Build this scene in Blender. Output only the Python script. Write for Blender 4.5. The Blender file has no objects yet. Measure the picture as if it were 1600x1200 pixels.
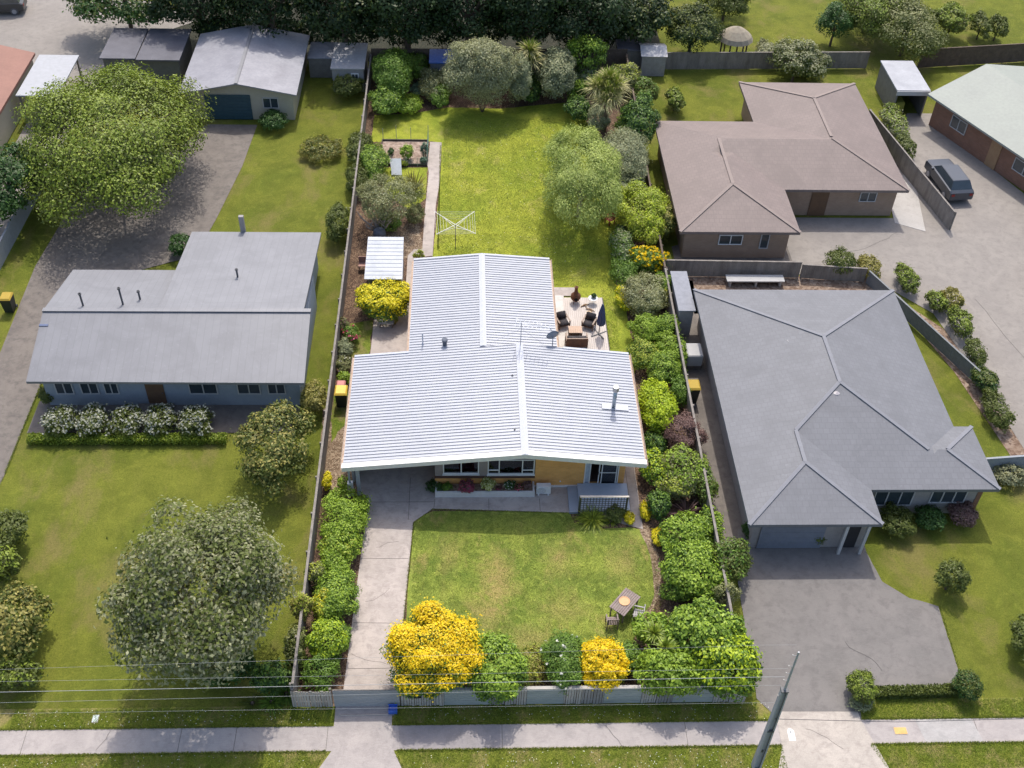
import bpy, bmesh, math, random
import numpy as np
from mathutils import Vector, Matrix
random.seed(7); RNG = np.random.default_rng(11)
C = bpy.data.collections.new('place'); bpy.context.scene.collection.children.link(C)
SC = bpy.context.scene
# ------------------------------------------------------------------ camera
CAM_H = 45.0; FPX = 1724.7841; PITCH, YAW, ROLL = .763547, .0574781, -.0402071
cp, sp = math.cos(PITCH), math.sin(PITCH)
CF = np.array([math.sin(YAW)*cp, math.cos(YAW)*cp, -sp])
R0 = np.array([math.cos(YAW), -math.sin(YAW), 0.0]); D0 = np.cross(CF, R0)
CR = math.cos(ROLL)*R0 + math.sin(ROLL)*D0; CD = -math.sin(ROLL)*R0 + math.cos(ROLL)*D0
cam = bpy.data.cameras.new('camera'); co = bpy.data.objects.new('camera', cam); C.objects.link(co)
cam.sensor_width = 36; cam.lens = FPX/1600*36; cam.clip_end = 1000
M4 = Matrix([[CR[0], -CD[0], -CF[0], 0], [CR[1], -CD[1], -CF[1], 0], [CR[2], -CD[2], -CF[2], CAM_H], [0, 0, 0, 1]])
co.matrix_world = M4; SC.camera = co
# ------------------------------------------------------------------ light
SUN_EL, SUN_AZ = math.radians(59), math.radians(6)      # azimuth from +Y (north) towards +X
w = bpy.data.worlds.new('World'); SC.world = w; w.use_nodes = True
nt = w.node_tree; nt.nodes.clear()
sky = nt.nodes.new('ShaderNodeTexSky'); sky.sky_type = 'NISHITA'; sky.sun_disc = False
sky.sun_elevation = SUN_EL; sky.sun_rotation = SUN_AZ; sky.dust_density = 3.5; sky.ozone_density = .6
bg = nt.nodes.new('ShaderNodeBackground'); bg.inputs[1].default_value = .15
wo = nt.nodes.new('ShaderNodeOutputWorld'); nt.links.new(sky.outputs[0], bg.inputs[0]); nt.links.new(bg.outputs[0], wo.inputs[0])
sl = bpy.data.lights.new('sun', 'SUN'); sl.energy = 2.05; sl.angle = math.radians(.9); sl.color = (1, .945, .85)
so = bpy.data.objects.new('sun', sl); C.objects.link(so); so.location = (0, 60, 60)
sd = Vector((math.sin(SUN_AZ)*math.cos(SUN_EL), math.cos(SUN_AZ)*math.cos(SUN_EL), math.sin(SUN_EL)))
so.rotation_euler = sd.to_track_quat('Z', 'Y').to_euler()
SC.view_settings.view_transform = 'Standard'; SC.view_settings.look = 'None'; SC.view_settings.exposure = 0.68

def G(px, py, z=0.0):
    d = CF + CR*(px-800)/FPX + CD*(py-600)/FPX; t = (z-CAM_H)/d[2]
    return (float(d[0]*t), float(d[1]*t))
def depth(x, y, z): return float(np.dot(np.array([x, y, z-CAM_H]), CF))

# ------------------------------------------------------------------ materials
def srgb(r, g, b):
    f = lambda c: (c/255/12.92) if c/255 <= .04045 else ((c/255+.055)/1.055)**2.4
    return (f(r), f(g), f(b), 1)
def lin(c): return (c[0], c[1], c[2], 1)
MATS = {}
def nodes(name):
    m = bpy.data.materials.new(name); m.use_nodes = True; t = m.node_tree
    b = t.nodes['Principled BSDF']; return m, t, b
def N(t, typ, **kw):
    n = t.nodes.new(typ)
    for k, v in kw.items(): setattr(n, k, v)
    return n
def noise(t, scale, detail=4, rough=.6, vec=None, dist=0):
    n = N(t, 'ShaderNodeTexNoise'); n.inputs['Scale'].default_value = scale; n.inputs['Detail'].default_value = detail
    n.inputs['Roughness'].default_value = rough; n.inputs['Distortion'].default_value = dist
    if vec: t.links.new(vec, n.inputs['Vector'])
    return n.outputs[0]
def ramp(t, fac, stops):
    r = N(t, 'ShaderNodeValToRGB'); el = r.color_ramp.elements
    while len(el) > 1: el.remove(el[-1])
    el[0].position = stops[0][0]; el[0].color = stops[0][1]
    for p, c in stops[1:]:
        e = el.new(p); e.color = c
    t.links.new(fac, r.inputs[0]); return r.outputs[0]
def mixc(t, fac, a, b, mode='MIX'):
    m = N(t, 'ShaderNodeMix', data_type='RGBA', blend_type=mode)
    if isinstance(fac, float): m.inputs[0].default_value = fac
    else: t.links.new(fac, m.inputs[0])
    for i, x in ((6, a), (7, b)):
        if isinstance(x, tuple): m.inputs[i].default_value = x
        else: t.links.new(x, m.inputs[i])
    return m.outputs[2]
def bump(t, b, h, strength=.3, dist=.02):
    n = N(t, 'ShaderNodeBump'); n.inputs['Strength'].default_value = strength; n.inputs['Distance'].default_value = dist
    t.links.new(h, n.inputs['Height']); t.links.new(n.outputs[0], b.inputs['Normal'])
def objco(t, scale=(1, 1, 1)):
    c = N(t, 'ShaderNodeTexCoord'); mp = N(t, 'ShaderNodeMapping'); mp.inputs['Scale'].default_value = scale
    t.links.new(c.outputs['Object'], mp.inputs[0]); return mp.outputs[0]
def mat(name, c, c2=None, rough=.7, scale=3.0, bs=.15, metal=0, stretch=(1, 1, 1), spec=.4):
    """plain painted / weathered surface: two near colours mixed by noise with fine grain"""
    if name in MATS: return MATS[name]
    m, t, b = nodes(name); c = lin(c); c2 = lin(c2) if c2 else tuple(x*.78 for x in c[:3])+(1,)
    v = objco(t, stretch); n1 = noise(t, scale, 6, .65, v); n2 = noise(t, scale*9, 3, .6, v)
    col = mixc(t, ramp(t, n1, [(.35, (0, 0, 0, 1)), (.68, (1, 1, 1, 1))]), c, c2)
    col = mixc(t, ramp(t, n2, [(.3, (0, 0, 0, 1)), (.8, (.5, .5, .5, 1))]), col, tuple(x*.8 for x in c2[:3])+(1,))
    t.links.new(col, b.inputs['Base Color']); b.inputs['Roughness'].default_value = rough
    b.inputs['Metallic'].default_value = metal; b.inputs['Specular IOR Level'].default_value = spec
    bump(t, b, n2, bs, .01); MATS[name] = m; return m
def leafmat(name, dark, light, rough=.5, trans=.25, spec=.35):
    if name in MATS: return MATS[name]
    m, t, b = nodes(name); a = N(t, 'ShaderNodeAttribute'); a.attribute_name = 'tint'
    col = ramp(t, a.outputs['Fac'], [(0, lin(dark)), (.55, tuple((x*.5+y*.5) for x, y in zip(dark, light))+(1,)), (1, lin(light))])
    t.links.new(col, b.inputs['Base Color']); b.inputs['Roughness'].default_value = rough; b.inputs['Specular IOR Level'].default_value = spec
    tr = N(t, 'ShaderNodeBsdfTranslucent'); t.links.new(col, tr.inputs[0]); mx = N(t, 'ShaderNodeMixShader'); mx.inputs[0].default_value = trans
    o = t.nodes['Material Output']; t.links.new(b.outputs[0], mx.inputs[1]); t.links.new(tr.outputs[0], mx.inputs[2]); t.links.new(mx.outputs[0], o.inputs[0])
    MATS[name] = m; return m
def lawnmat(name, green, light, brown, bare=.62, scale=.28, amt=1.0, spots=()):
    m, t, b = nodes(name); v = objco(t); W0, W1 = (0, 0, 0, 1), (1, 1, 1, 1)
    big = noise(t, scale, 5, .6, v, 1.0); mid = noise(t, scale*3.7, 5, .62, v, .5); fine = noise(t, 13, 4, .72, v); vf = noise(t, 60, 2, .6, objco(t, (1, .5, 1)))
    streak = noise(t, 1.0, 5, .6, objco(t, (1.4, .3, 1)), .4)
    col = mixc(t, ramp(t, big, [(.40, W0), (.58, W1)]), lin(green), lin(light))
    col = mixc(t, ramp(t, mid, [(.44, W0), (.62, (.8*amt,)*3+(1,))]), col, tuple(x*.66 for x in green)+(1,))
    mid2 = noise(t, scale*5.5, 4, .6, objco(t, (1, 1, 1)), 1.5)
    col = mixc(t, ramp(t, mid2, [(.52, W0), (.68, (.7*amt,)*3+(1,))]), col, tuple(min(1, x*1.35) for x in light)+(1,))
    b2 = noise(t, scale*1.5, 6, .66, objco(t, (1.3, .8, 1)), .3)
    col = mixc(t, ramp(t, b2, [(bare-.06, W0), (bare+.08, (.85, .85, .85, 1))]), col, lin(brown))
    col = mixc(t, ramp(t, streak, [(.5, W0), (.8, (.25*amt,)*3+(1,))]), col, tuple(x*.8 for x in brown)+(1,))
    for (sx_, sy_, rx_, ry_, k_) in spots:
        c = N(t, 'ShaderNodeTexCoord'); mp = N(t, 'ShaderNodeMapping'); mp.vector_type = 'POINT'; mp.inputs['Location'].default_value = (-sx_/rx_, -sy_/ry_, 0); mp.inputs['Scale'].default_value = (1/rx_, 1/ry_, 0); t.links.new(c.outputs['Object'], mp.inputs[0])
        ln = N(t, 'ShaderNodeVectorMath', operation='LENGTH'); t.links.new(mp.outputs[0], ln.inputs[0]); ad = N(t, 'ShaderNodeMath', operation='MULTIPLY_ADD'); t.links.new(noise(t, 1.6, 5, .7, v, .5), ad.inputs[0]); ad.inputs[1].default_value = 2.4; t.links.new(ln.outputs['Value'], ad.inputs[2])
        mr = N(t, 'ShaderNodeMapRange'); mr.inputs[1].default_value = 1.2; mr.inputs[2].default_value = 2.3; mr.inputs[3].default_value = k_; mr.inputs[4].default_value = 0; t.links.new(ad.outputs[0], mr.inputs[0]); col = mixc(t, mr.outputs[0], col, lin(brown))
    col = mixc(t, ramp(t, fine, [(.38, W0), (.72, (.6, .6, .6, 1))]), col, tuple(x*.42 for x in green)+(1,))
    col = mixc(t, ramp(t, vf, [(.48, W0), (.72, (.5, .5, .5, 1))]), col, tuple(min(1, x*1.5) for x in light)+(1,))
    t.links.new(col, b.inputs['Base Color']); b.inputs['Roughness'].default_value = .9; b.inputs['Specular IOR Level'].default_value = .12
    s = N(t, 'ShaderNodeMath', operation='ADD'); t.links.new(fine, s.inputs[0]); t.links.new(vf, s.inputs[1]); bump(t, b, s.outputs[0], .8, .05)
    MATS[name] = m; return m
def concmat(name, c, c2, stain, joints=None, rough=.8):
    m, t, b = nodes(name); v = objco(t); W0 = (0, 0, 0, 1)
    big = noise(t, .45, 7, .7, v, .8); mid = noise(t, 1.9, 7, .72, v, .4); fine = noise(t, 34, 3, .7, v); br = noise(t, 5, 4, .6, objco(t, (.6, 7, 1)))
    col = mixc(t, ramp(t, big, [(.40, W0), (.60, (1, 1, 1, 1))]), lin(c), lin(c2))
    col = mixc(t, ramp(t, mid, [(.47, W0), (.64, (.8, .8, .8, 1))]), col, lin(stain))
    col = mixc(t, ramp(t, br, [(.5, W0), (.75, (.45, .45, .45, 1))]), col, tuple(min(1, x*1.25) for x in c)+(1,))
    col = mixc(t, ramp(t, fine, [(.4, W0), (.75, (.45, .45, .45, 1))]), col, tuple(x*.62 for x in stain)+(1,))
    t.links.new(col, b.inputs['Base Color']); b.inputs['Roughness'].default_value = rough; bump(t, b, fine, .25, .01)
    MATS[name] = m; return m
def mulchmat(name, a, b_, c, sc=9):
    m, t, b = nodes(name); v = objco(t); vo = N(t, 'ShaderNodeTexVoronoi'); vo.inputs['Scale'].default_value = sc; t.links.new(v, vo.inputs['Vector'])
    big = noise(t, .8, 5, .6, v); bw = N(t, 'ShaderNodeRGBToBW'); t.links.new(vo.outputs['Color'], bw.inputs[0])
    col = ramp(t, bw.outputs[0], [(.15, lin(a)), (.5, lin(b_)), (.85, lin(c))])
    col = mixc(t, ramp(t, big, [(.4, (0, 0, 0, 1)), (.7, (.6, .6, .6, 1))]), col, lin(a))
    t.links.new(col, b.inputs['Base Color']); b.inputs['Roughness'].default_value = .95; bump(t, b, vo.outputs['Distance'], .8, .04)
    MATS[name] = m; return m
def brickmat(name, c1, c2, mortar, sc=1.0):
    m, t, b = nodes(name); tc = N(t, 'ShaderNodeTexCoord'); sx = N(t, 'ShaderNodeSeparateXYZ'); t.links.new(tc.outputs['Object'], sx.inputs[0])
    ad = N(t, 'ShaderNodeMath', operation='ADD'); t.links.new(sx.outputs[0], ad.inputs[0]); t.links.new(sx.outputs[1], ad.inputs[1])
    cb = N(t, 'ShaderNodeCombineXYZ'); t.links.new(ad.outputs[0], cb.inputs[0]); t.links.new(sx.outputs[2], cb.inputs[1])
    br = N(t, 'ShaderNodeTexBrick'); t.links.new(cb.outputs[0], br.inputs['Vector']); br.inputs['Scale'].default_value = sc
    br.inputs['Brick Width'].default_value = .24; br.inputs['Row Height'].default_value = .086; br.inputs['Mortar Size'].default_value = .006
    br.inputs['Color1'].default_value = lin(c1); br.inputs['Color2'].default_value = lin(c2); br.inputs['Mortar'].default_value = lin(mortar)
    n = noise(t, 1.4, 5, .6, tc.outputs['Object']); col = mixc(t, ramp(t, n, [(.4, (0, 0, 0, 1)), (.7, (.5, .5, .5, 1))]), br.outputs[0], tuple(x*.7 for x in c1)+(1,))
    t.links.new(col, b.inputs['Base Color']); b.inputs['Roughness'].default_value = .85; bump(t, b, br.outputs[1], -.2, .01)
    MATS[name] = m; return m
def glassmat(name, tint=(.05, .07, .08), a=.5):
    m, t, b = nodes(name); tr = N(t, 'ShaderNodeBsdfTransparent'); tr.inputs[0].default_value = (.75, .8, .82, 1)
    gl = N(t, 'ShaderNodeBsdfGlossy'); gl.inputs['Roughness'].default_value = .03; fr = N(t, 'ShaderNodeFresnel'); fr.inputs[0].default_value = 2.1
    mx = N(t, 'ShaderNodeMixShader'); t.links.new(fr.outputs[0], mx.inputs[0]); t.links.new(tr.outputs[0], mx.inputs[1]); t.links.new(gl.outputs[0], mx.inputs[2])
    t.links.new(mx.outputs[0], t.nodes['Material Output'].inputs[0]); MATS[name] = m; return m

# ------------------------------------------------------------------ mesh helpers
OFF = {}
def tag(o, label=None, cat=None, group=None, kind=None):
    for k, v in (('label', label), ('category', cat), ('group', group), ('kind', kind)):
        if v: o[k] = v
    return o
def thing(name, label, cat, loc=(0, 0, 0), group=None, rot=0.0):
    o = bpy.data.objects.new(name, None); C.objects.link(o); o.location = loc; o.rotation_euler = (0, 0, rot); o.empty_display_size = .2
    tag(o, label, cat, group); OFF[o] = Vector(loc) if rot == 0 and loc is not None else Vector((0, 0, 0)); return o
def local(o):            # parts of this thing are given in its own frame
    OFF[o] = Vector((0, 0, 0)); return o
class MB:
    def __init__(s): s.v = []; s.f = []
    def add(s, vs, fs):
        n = len(s.v); s.v += [tuple(map(float, v)) for v in vs]; s.f += [tuple(i+n for i in f) for f in fs]; return s
    def box(s, x0, x1, y0, y1, z0, z1, M=None):
        vs = [Vector(p) for p in ((x0, y0, z0), (x1, y0, z0), (x1, y1, z0), (x0, y1, z0), (x0, y0, z1), (x1, y0, z1), (x1, y1, z1), (x0, y1, z1))]
        if M: vs = [M @ v for v in vs]
        return s.add(vs, [(0, 3, 2, 1), (4, 5, 6, 7), (0, 1, 5, 4), (1, 2, 6, 5), (2, 3, 7, 6), (3, 0, 4, 7)])
    def bar(s, p, q, w, h=None, up=(0, 0, 1)):
        p, q = Vector(p), Vector(q); h = h or w; d = (q-p).normalized(); u = Vector(up)
        if abs(d.dot(u)) > .98: u = Vector((0, 1, 0))
        a = d.cross(u).normalized()*w/2; b = a.cross(d).normalized()*h/2
        return s.add([p-a-b, p+a-b, p+a+b, p-a+b, q-a-b, q+a-b, q+a+b, q-a+b], [(0, 3, 2, 1), (4, 5, 6, 7), (0, 1, 5, 4), (1, 2, 6, 5), (2, 3, 7, 6), (3, 0, 4, 7)])
    def tube(s, pts, r, n=8, cap=True):
        pts = [Vector(p) for p in pts]; rs = r if isinstance(r, (list, tuple)) else [r]*len(pts); base = len(s.v); prev = None
        for i, p in enumerate(pts):
            d = (pts[min(i+1, len(pts)-1)]-pts[max(i-1, 0)]).normalized(); u = Vector((0, 0, 1)) if abs(d.z) < .95 else Vector((1, 0, 0))
            a = d.cross(u).normalized()
            if prev is not None and a.dot(prev) < 0: a = -a
            prev = a; b = d.cross(a).normalized()
            for k in range(n):
                t = 2*math.pi*k/n; q = p+(a*math.cos(t)+b*math.sin(t))*rs[i]; s.v.append(tuple(q))
        for i in range(len(pts)-1):
            for k in range(n):
                s.f.append((base+i*n+k, base+i*n+(k+1) % n, base+(i+1)*n+(k+1) % n, base+(i+1)*n+k))
        if cap: s.f.append(tuple(base+k for k in range(n))); s.f.append(tuple(base+(len(pts)-1)*n+k for k in range(n)))
        return s
    def lathe(s, prof, c=(0, 0, 0), n=20, M=None):
        base = len(s.v)
        for (r, z) in prof:
            for k in range(n):
                t = 2*math.pi*k/n; q = Vector((r*math.cos(t), r*math.sin(t), z))
                if M: q = M @ q
                s.v.append(tuple(q+Vector(c)))
        for i in range(len(prof)-1):
            for k in range(n): s.f.append((base+i*n+k, base+i*n+(k+1) % n, base+(i+1)*n+(k+1) % n, base+(i+1)*n+k))
        s.f.append(tuple(base+k for k in range(n))); s.f.append(tuple(base+(len(prof)-1)*n+k for k in range(n))); return s
    def prism(s, poly, z0, z1):
        n = len(poly); vs = [(x, y, z0) for x, y in poly]+[(x, y, z1) for x, y in poly]
        return s.add(vs, [tuple(range(n))[::-1], tuple(range(n, 2*n))]+[(i, (i+1) % n, n+(i+1) % n, n+i) for i in range(n)])
    def build(s, name, m, parent=None, smooth=False, bevel=0, kind=None):
        off = OFF.get(parent, Vector((0, 0, 0))); me = bpy.data.meshes.new(name)
        me.from_pydata([(v[0]-off.x, v[1]-off.y, v[2]-off.z) for v in s.v], [], s.f)
        bm = bmesh.new(); bm.from_mesh(me); bmesh.ops.recalc_face_normals(bm, faces=bm.faces)
        if bevel: bmesh.ops.bevel(bm, geom=bm.edges[:], offset=bevel, segments=2, affect='EDGES', clamp_overlap=True)
        bm.to_mesh(me); bm.free()
        me.materials.append(m); o = bpy.data.objects.new(name, me); C.objects.link(o); o.parent = parent; OFF[o] = off
        if smooth:
            for p in me.polygons: p.use_smooth = True
        if kind: o['kind'] = kind
        return o
def sheet(name, pts, z, m, jit=.0, step=.35, thick=0.0, kind='structure', zt=None):
    P = []
    for i, a in enumerate(pts):
        b = pts[(i+1) % len(pts)]; L = math.dist(a, b); k = max(1, int(L/step)) if jit else 1
        for j in range(k):
            q = (a[0]+(b[0]-a[0])*j/k, a[1]+(b[1]-a[1])*j/k)
            P.append((q[0]+random.gauss(0, jit), q[1]+random.gauss(0, jit)) if jit else q)
    mb = MB()
    if thick: mb.prism(P, z-thick, z)
    else: mb.add([(x, y, z) for x, y in P], [tuple(range(len(P)))])
    me = bpy.data.meshes.new(name); me.from_pydata(mb.v, [], mb.f); bm = bmesh.new(); bm.from_mesh(me)
    bmesh.ops.triangulate(bm, faces=[f for f in bm.faces if len(f.verts) > 4]); bmesh.ops.recalc_face_normals(bm, faces=bm.faces)
    if not thick:
        for f in bm.faces:
            if f.normal.z < 0: f.normal_flip()
    bm.to_mesh(me); bm.free()
    me.materials.append(m); o = bpy.data.objects.new(name, me); C.objects.link(o); o['kind'] = kind; return o
def GP(z, *pts): return [G(a, b, z) for a, b in pts]
def array_mesh(name, V, F, tint, m, parent, kind=None):
    off = OFF.get(parent, Vector((0, 0, 0))); V = V-np.array(off)[None]; me = bpy.data.meshes.new(name)
    n = len(V); k = F.shape[1]; me.vertices.add(n); me.vertices.foreach_set('co', V.astype(np.float32).ravel())
    me.loops.add(F.size); me.loops.foreach_set('vertex_index', F.astype(np.int32).ravel())
    me.polygons.add(len(F)); me.polygons.foreach_set('loop_start', np.arange(0, F.size, k, dtype=np.int32)); me.polygons.foreach_set('loop_total', np.full(len(F), k, dtype=np.int32))
    me.update(calc_edges=True); at = me.attributes.new('tint', 'FLOAT', 'POINT'); at.data.foreach_set('value', tint.astype(np.float32))
    me.materials.append(m); o = bpy.data.objects.new(name, me); C.objects.link(o); o.parent = parent; OFF[o] = off
    if kind: o['kind'] = kind
    return o
def unit(a): return a/np.maximum(np.linalg.norm(a, axis=1, keepdims=True), 1e-6)
def kites(P, Nn, L, tint, wid=.55, along=None):
    n = len(P); r = RNG.normal(size=(n, 3)) if along is None else along+RNG.normal(size=(n, 3))*.35
    a = unit(r-(r*Nn).sum(1, keepdims=True)*Nn); b = np.cross(Nn, a); L = L[:, None]; W = L*wid
    droop = -Nn*L*.12
    V = np.stack([P-a*L*.5+droop, P+b*W*.5, P+a*L*.5+droop, P-b*W*.5], 1).reshape(-1, 3)
    return V, np.arange(4*n).reshape(-1, 4), np.repeat(tint, 4)
def clumps(c, r, n, low=-.35):
    d = unit(RNG.normal(size=(n*3, 3))); d = d[d[:, 2] > low][:n]; rad = RNG.uniform(.6, .92, size=(len(d), 1))
    return np.array(c)+d*rad*np.array(r), d
def crown_leaves(c, r, L, cover=1.5, csize=.34, low=-.35, up=.45, wid=.55, hang=0.0, nmax=45000, tintbias=0, trunked=False):
    c = np.array(c, float); r = np.array(r, float); rm = float((r[0]*r[1]*r[2])**(1/3))
    n = int(min(nmax, 1.25*cover*4*math.pi*rm*rm/(.28*L*L))); nc = int(np.clip(14+rm*14, 16, 110))
    cc, cd = clumps(c, r, nc, low); cr = rm*csize*.82*RNG.uniform(.6, 1.25, len(cc)); cr = np.where(RNG.random(len(cc)) < .2, cr*1.35, cr)
    if trunked: cc = c+(cc-c)*RNG.uniform(.8, 1.15, (len(cc), 1))
    ct = RNG.uniform(0, 1, len(cc)); idx = RNG.choice(len(cc), size=n, p=cr**2/np.sum(cr**2))
    d = unit(RNG.normal(size=(n, 3))+cd[idx]*.55+np.array([0, 0, .25])); u = RNG.uniform(.55, 1.08, (n, 1))
    sq = np.array([1, 1, .8]) if hang == 0 else np.array([1, 1, 1.25])
    P = cc[idx]+d*u*cr[idx][:, None]*sq*(r/rm)**.5
    # part of the leaves fill the body between the clumps, on an uneven surface
    nb = int(n*(.22 if trunked or hang else .38)); bd = unit(RNG.normal(size=(nb, 3))+np.array([0, 0, .15])); ph = RNG.uniform(0, 6.28, 6)
    wob = 1+.10*np.sin(4.1*bd[:, 0]+ph[0])*np.cos(3.3*bd[:, 1]+ph[1])+.08*np.sin(8*bd[:, 1]+6*bd[:, 2]+ph[2])+.06*np.cos(11*bd[:, 0]+ph[3]+7*bd[:, 2])
    bu = RNG.uniform(.72, 1.0, nb); P[:nb] = c+bd*r*(bu*wob)[:, None]*np.array([1, 1, .95]); d[:nb] = bd; u[:nb] = (.55+(bu-.72)*1.6)[:, None]; cdx = cd[idx]; cdx[:nb] = bd
    P[:, 2] = np.maximum(P[:, 2], .06+RNG.random(n)*.1)
    ns = int(n*.09); si = RNG.choice(n, ns, replace=False); P[si] += (unit(P[si]-c)+np.array([0, 0, .25]))*(RNG.gamma(1.5, .05, ns)*rm**.6)[:, None]   # stray shoots
    P[:, 2] = np.maximum(P[:, 2], .06)
    Nn = unit(d*.7+cdx*.3+np.array([0, 0, up])+RNG.normal(size=(n, 3))*.45)
    tint = np.clip(.38*ct[idx]+.5*RNG.random(n)+.12*(u[:, 0]-.55)/.5+tintbias, 0, 1)
    al = None
    if hang: al = np.tile(np.array([[0, 0, -1.0]]), (n, 1))+cd[idx]*.5
    return P, Nn, L*RNG.uniform(.65, 1.3, n), tint, wid, al, u[:, 0], d
def stems(mb, base, c, r, n=5, rad=.035):
    base = Vector(base)
    for i in range(n):
        a = 2*math.pi*(i+random.random()*.6)/n; q = Vector((c[0]+math.cos(a)*r[0]*.5, c[1]+math.sin(a)*r[1]*.5, c[2]+r[2]*random.uniform(-.1, .4)))
        m = base.lerp(q, .5)+Vector((random.uniform(-.1, .1), random.uniform(-.1, .1), -.05*r[2])); mb.tube([base+Vector((math.cos(a)*.06, math.sin(a)*.06, 0)), m, q], [rad, rad*.7, rad*.3], 5)

PAL = {  # dark / light leaf colours (albedo)
 'green': ((.045, .105, .015), (.24, .385, .05)), 'bright': ((.09, .18, .014), (.42, .57, .06)), 'lime': ((.20, .32, .01), (.58, .68, .03)),
 'dark': ((.018, .055, .014), (.08, .17, .03)), 'olive': ((.10, .12, .04), (.36, .37, .15)), 'silver': ((.17, .19, .09), (.55, .56, .32)),
 'greyg': ((.12, .15, .08), (.40, .44, .24)), 'willow': ((.16, .24, .04), (.54, .62, .17)), 'yellowg': ((.15, .22, .02), (.52, .56, .07)),
 'gold': ((.50, .44, .01), (.92, .82, .03)), 'orange': ((.66, .45, .004), (.98, .76, .015)), 'purple': ((.10, .05, .05), (.30, .19, .16)),
 'white': ((.5, .5, .42), (.85, .85, .76)), 'pink': ((.45, .05, .10), (.75, .22, .28)), 'magenta': ((.22, .02, .06), (.5, .10, .17)),
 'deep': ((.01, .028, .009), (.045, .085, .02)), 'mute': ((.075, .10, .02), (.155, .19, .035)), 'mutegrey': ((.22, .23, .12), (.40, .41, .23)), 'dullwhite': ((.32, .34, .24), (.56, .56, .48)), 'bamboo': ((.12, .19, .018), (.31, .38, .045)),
 'cream': ((.45, .45, .15), (.85, .82, .45)), 'olivey': ((.16, .15, .03), (.42, .38, .10)), 'lawnblade': ((.10, .15, .018), (.34, .37, .06)), 'strawy': ((.36, .34, .13), (.74, .68, .33)), 'bluey': ((.07, .13, .09), (.22, .33, .2)),
}
def LM(k): return leafmat('leaf_'+k, *PAL[k])
BARK = mat('bark', (.16, .12, .09), (.08, .06, .045), .9, 6, .5, stretch=(1, 1, .3))
PALEBARK = mat('pale_bark', (.5, .44, .38), (.32, .27, .23), .9, 6, .5)
def bush(label, box, h, pal='green', L=.15, cat='shrub', name='shrub', group=None, tips=None, tipk=.45, flowers=None, fk=120, fs=.12, cover=1.5, csize=.34, hang=0, base_z=.0, low=-.35, wid=.55, trunk=False, stemn=5, ymax=None, nmax=45000, sparse=1.0, up=.45, bark=None):
    x0, y0, x1, y1 = box; L = L*.88
    if group in (BL, BR, FR): gx_, gy_ = (x1-x0)*.045, (y1-y0)*.045; x0, x1, y0, y1 = x0-gx_, x1+gx_, y0-gy_, y1+gy_
    zc = h*.55 if not trunk else h*.6; rz = h*.46 if not trunk else h*.4
    cx, cy = (x0+x1)/2, (y0+y1)/2; X, Y = G(cx, cy, zc); sc = FPX/depth(X, Y, zc); rx = (x1-x0)/2/sc; a = (y1-y0)/2/sc
    th = math.atan2(CAM_H-zc, math.hypot(X, Y)); ry2 = (a*a-(rz*math.cos(th))**2); ry = math.sqrt(max(ry2, (.55*rx*math.sin(th))**2))/math.sin(th); ry = min(ry, rx*2.2)
    t = thing(name, label, cat, (X, Y, base_z), group)
    mb = MB(); bk = bark or BARK
    if trunk:
        tr = [(X, Y, base_z-.05), (X+.05*h*.3, Y, zc*.5), (X, Y, zc)]; mb.tube(tr, [.035*h, .026*h, .012*h], 8)
        for i in range(7):
            an = i*2.4+random.random(); q = (X+math.cos(an)*rx*.62, Y+math.sin(an)*ry*.62, zc+rz*random.uniform(-.15, .5)); z0 = zc*random.uniform(.35, .75)
            mb.tube([(X, Y, z0), ((X+q[0])/2, (Y+q[1])/2, (z0+q[2])/2+.15), q], [.016*h, .011*h, .004*h], 6)
    else: stems(mb, (X, Y, base_z-.02), (X, Y, zc), (rx, ry, rz), stemn)
    mb.build('trunk' if trunk else 'stems', bk, t)
    P, Nn, LL, ti, wd, al, u, d = crown_leaves((X, Y, zc+.0*base_z), (rx*.9, ry*.9, rz*.9), L, cover*sparse, csize, low, up, wid, hang, nmax, 0, trunk and not name == 'shrub')
    keep = P[:, 2] > base_z+.03
    if tips:
        # new growth: outer, upward facing leaves have their own colour
        sel = (RNG.random(len(P)) < tipk*2*np.clip((d[:, 2]+.25), 0, 1)*np.clip((P[:, 2]-base_z)/h+.15, 0, 1)*np.clip((u-.6)*2.6, 0, 1))
        V, F, T = kites(P[sel], Nn[sel], LL[sel]*1.1, ti[sel], wd, al[sel] if al is not None else None); array_mesh('new_growth', V, F, T, LM(tips), t); keep &= ~sel
    V, F, T = kites(P[keep], Nn[keep], LL[keep], ti[keep], wd, al[keep] if al is not None else None)
    array_mesh('crown' if trunk else 'foliage', V, F, T, LM(pal), t)
    if flowers:
        sel = np.where((u > .9) & (d[:, 2] > .0))[0]; 
        if len(sel):
            ii = RNG.choice(sel, min(fk, len(sel)), replace=False); q = []
            PP = np.repeat(P[ii]+d[ii]*.05, 3, 0)+RNG.normal(size=(len(ii)*3, 3))*.02; NN = unit(np.repeat(Nn[ii], 3, 0)+RNG.normal(size=(len(ii)*3, 3))*.5)
            V, F, T = kites(PP, NN, np.full(len(PP), fs), RNG.random(len(PP)), .85); array_mesh('flowers', V, F, T, LM(flowers), t)
    return t
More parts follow.
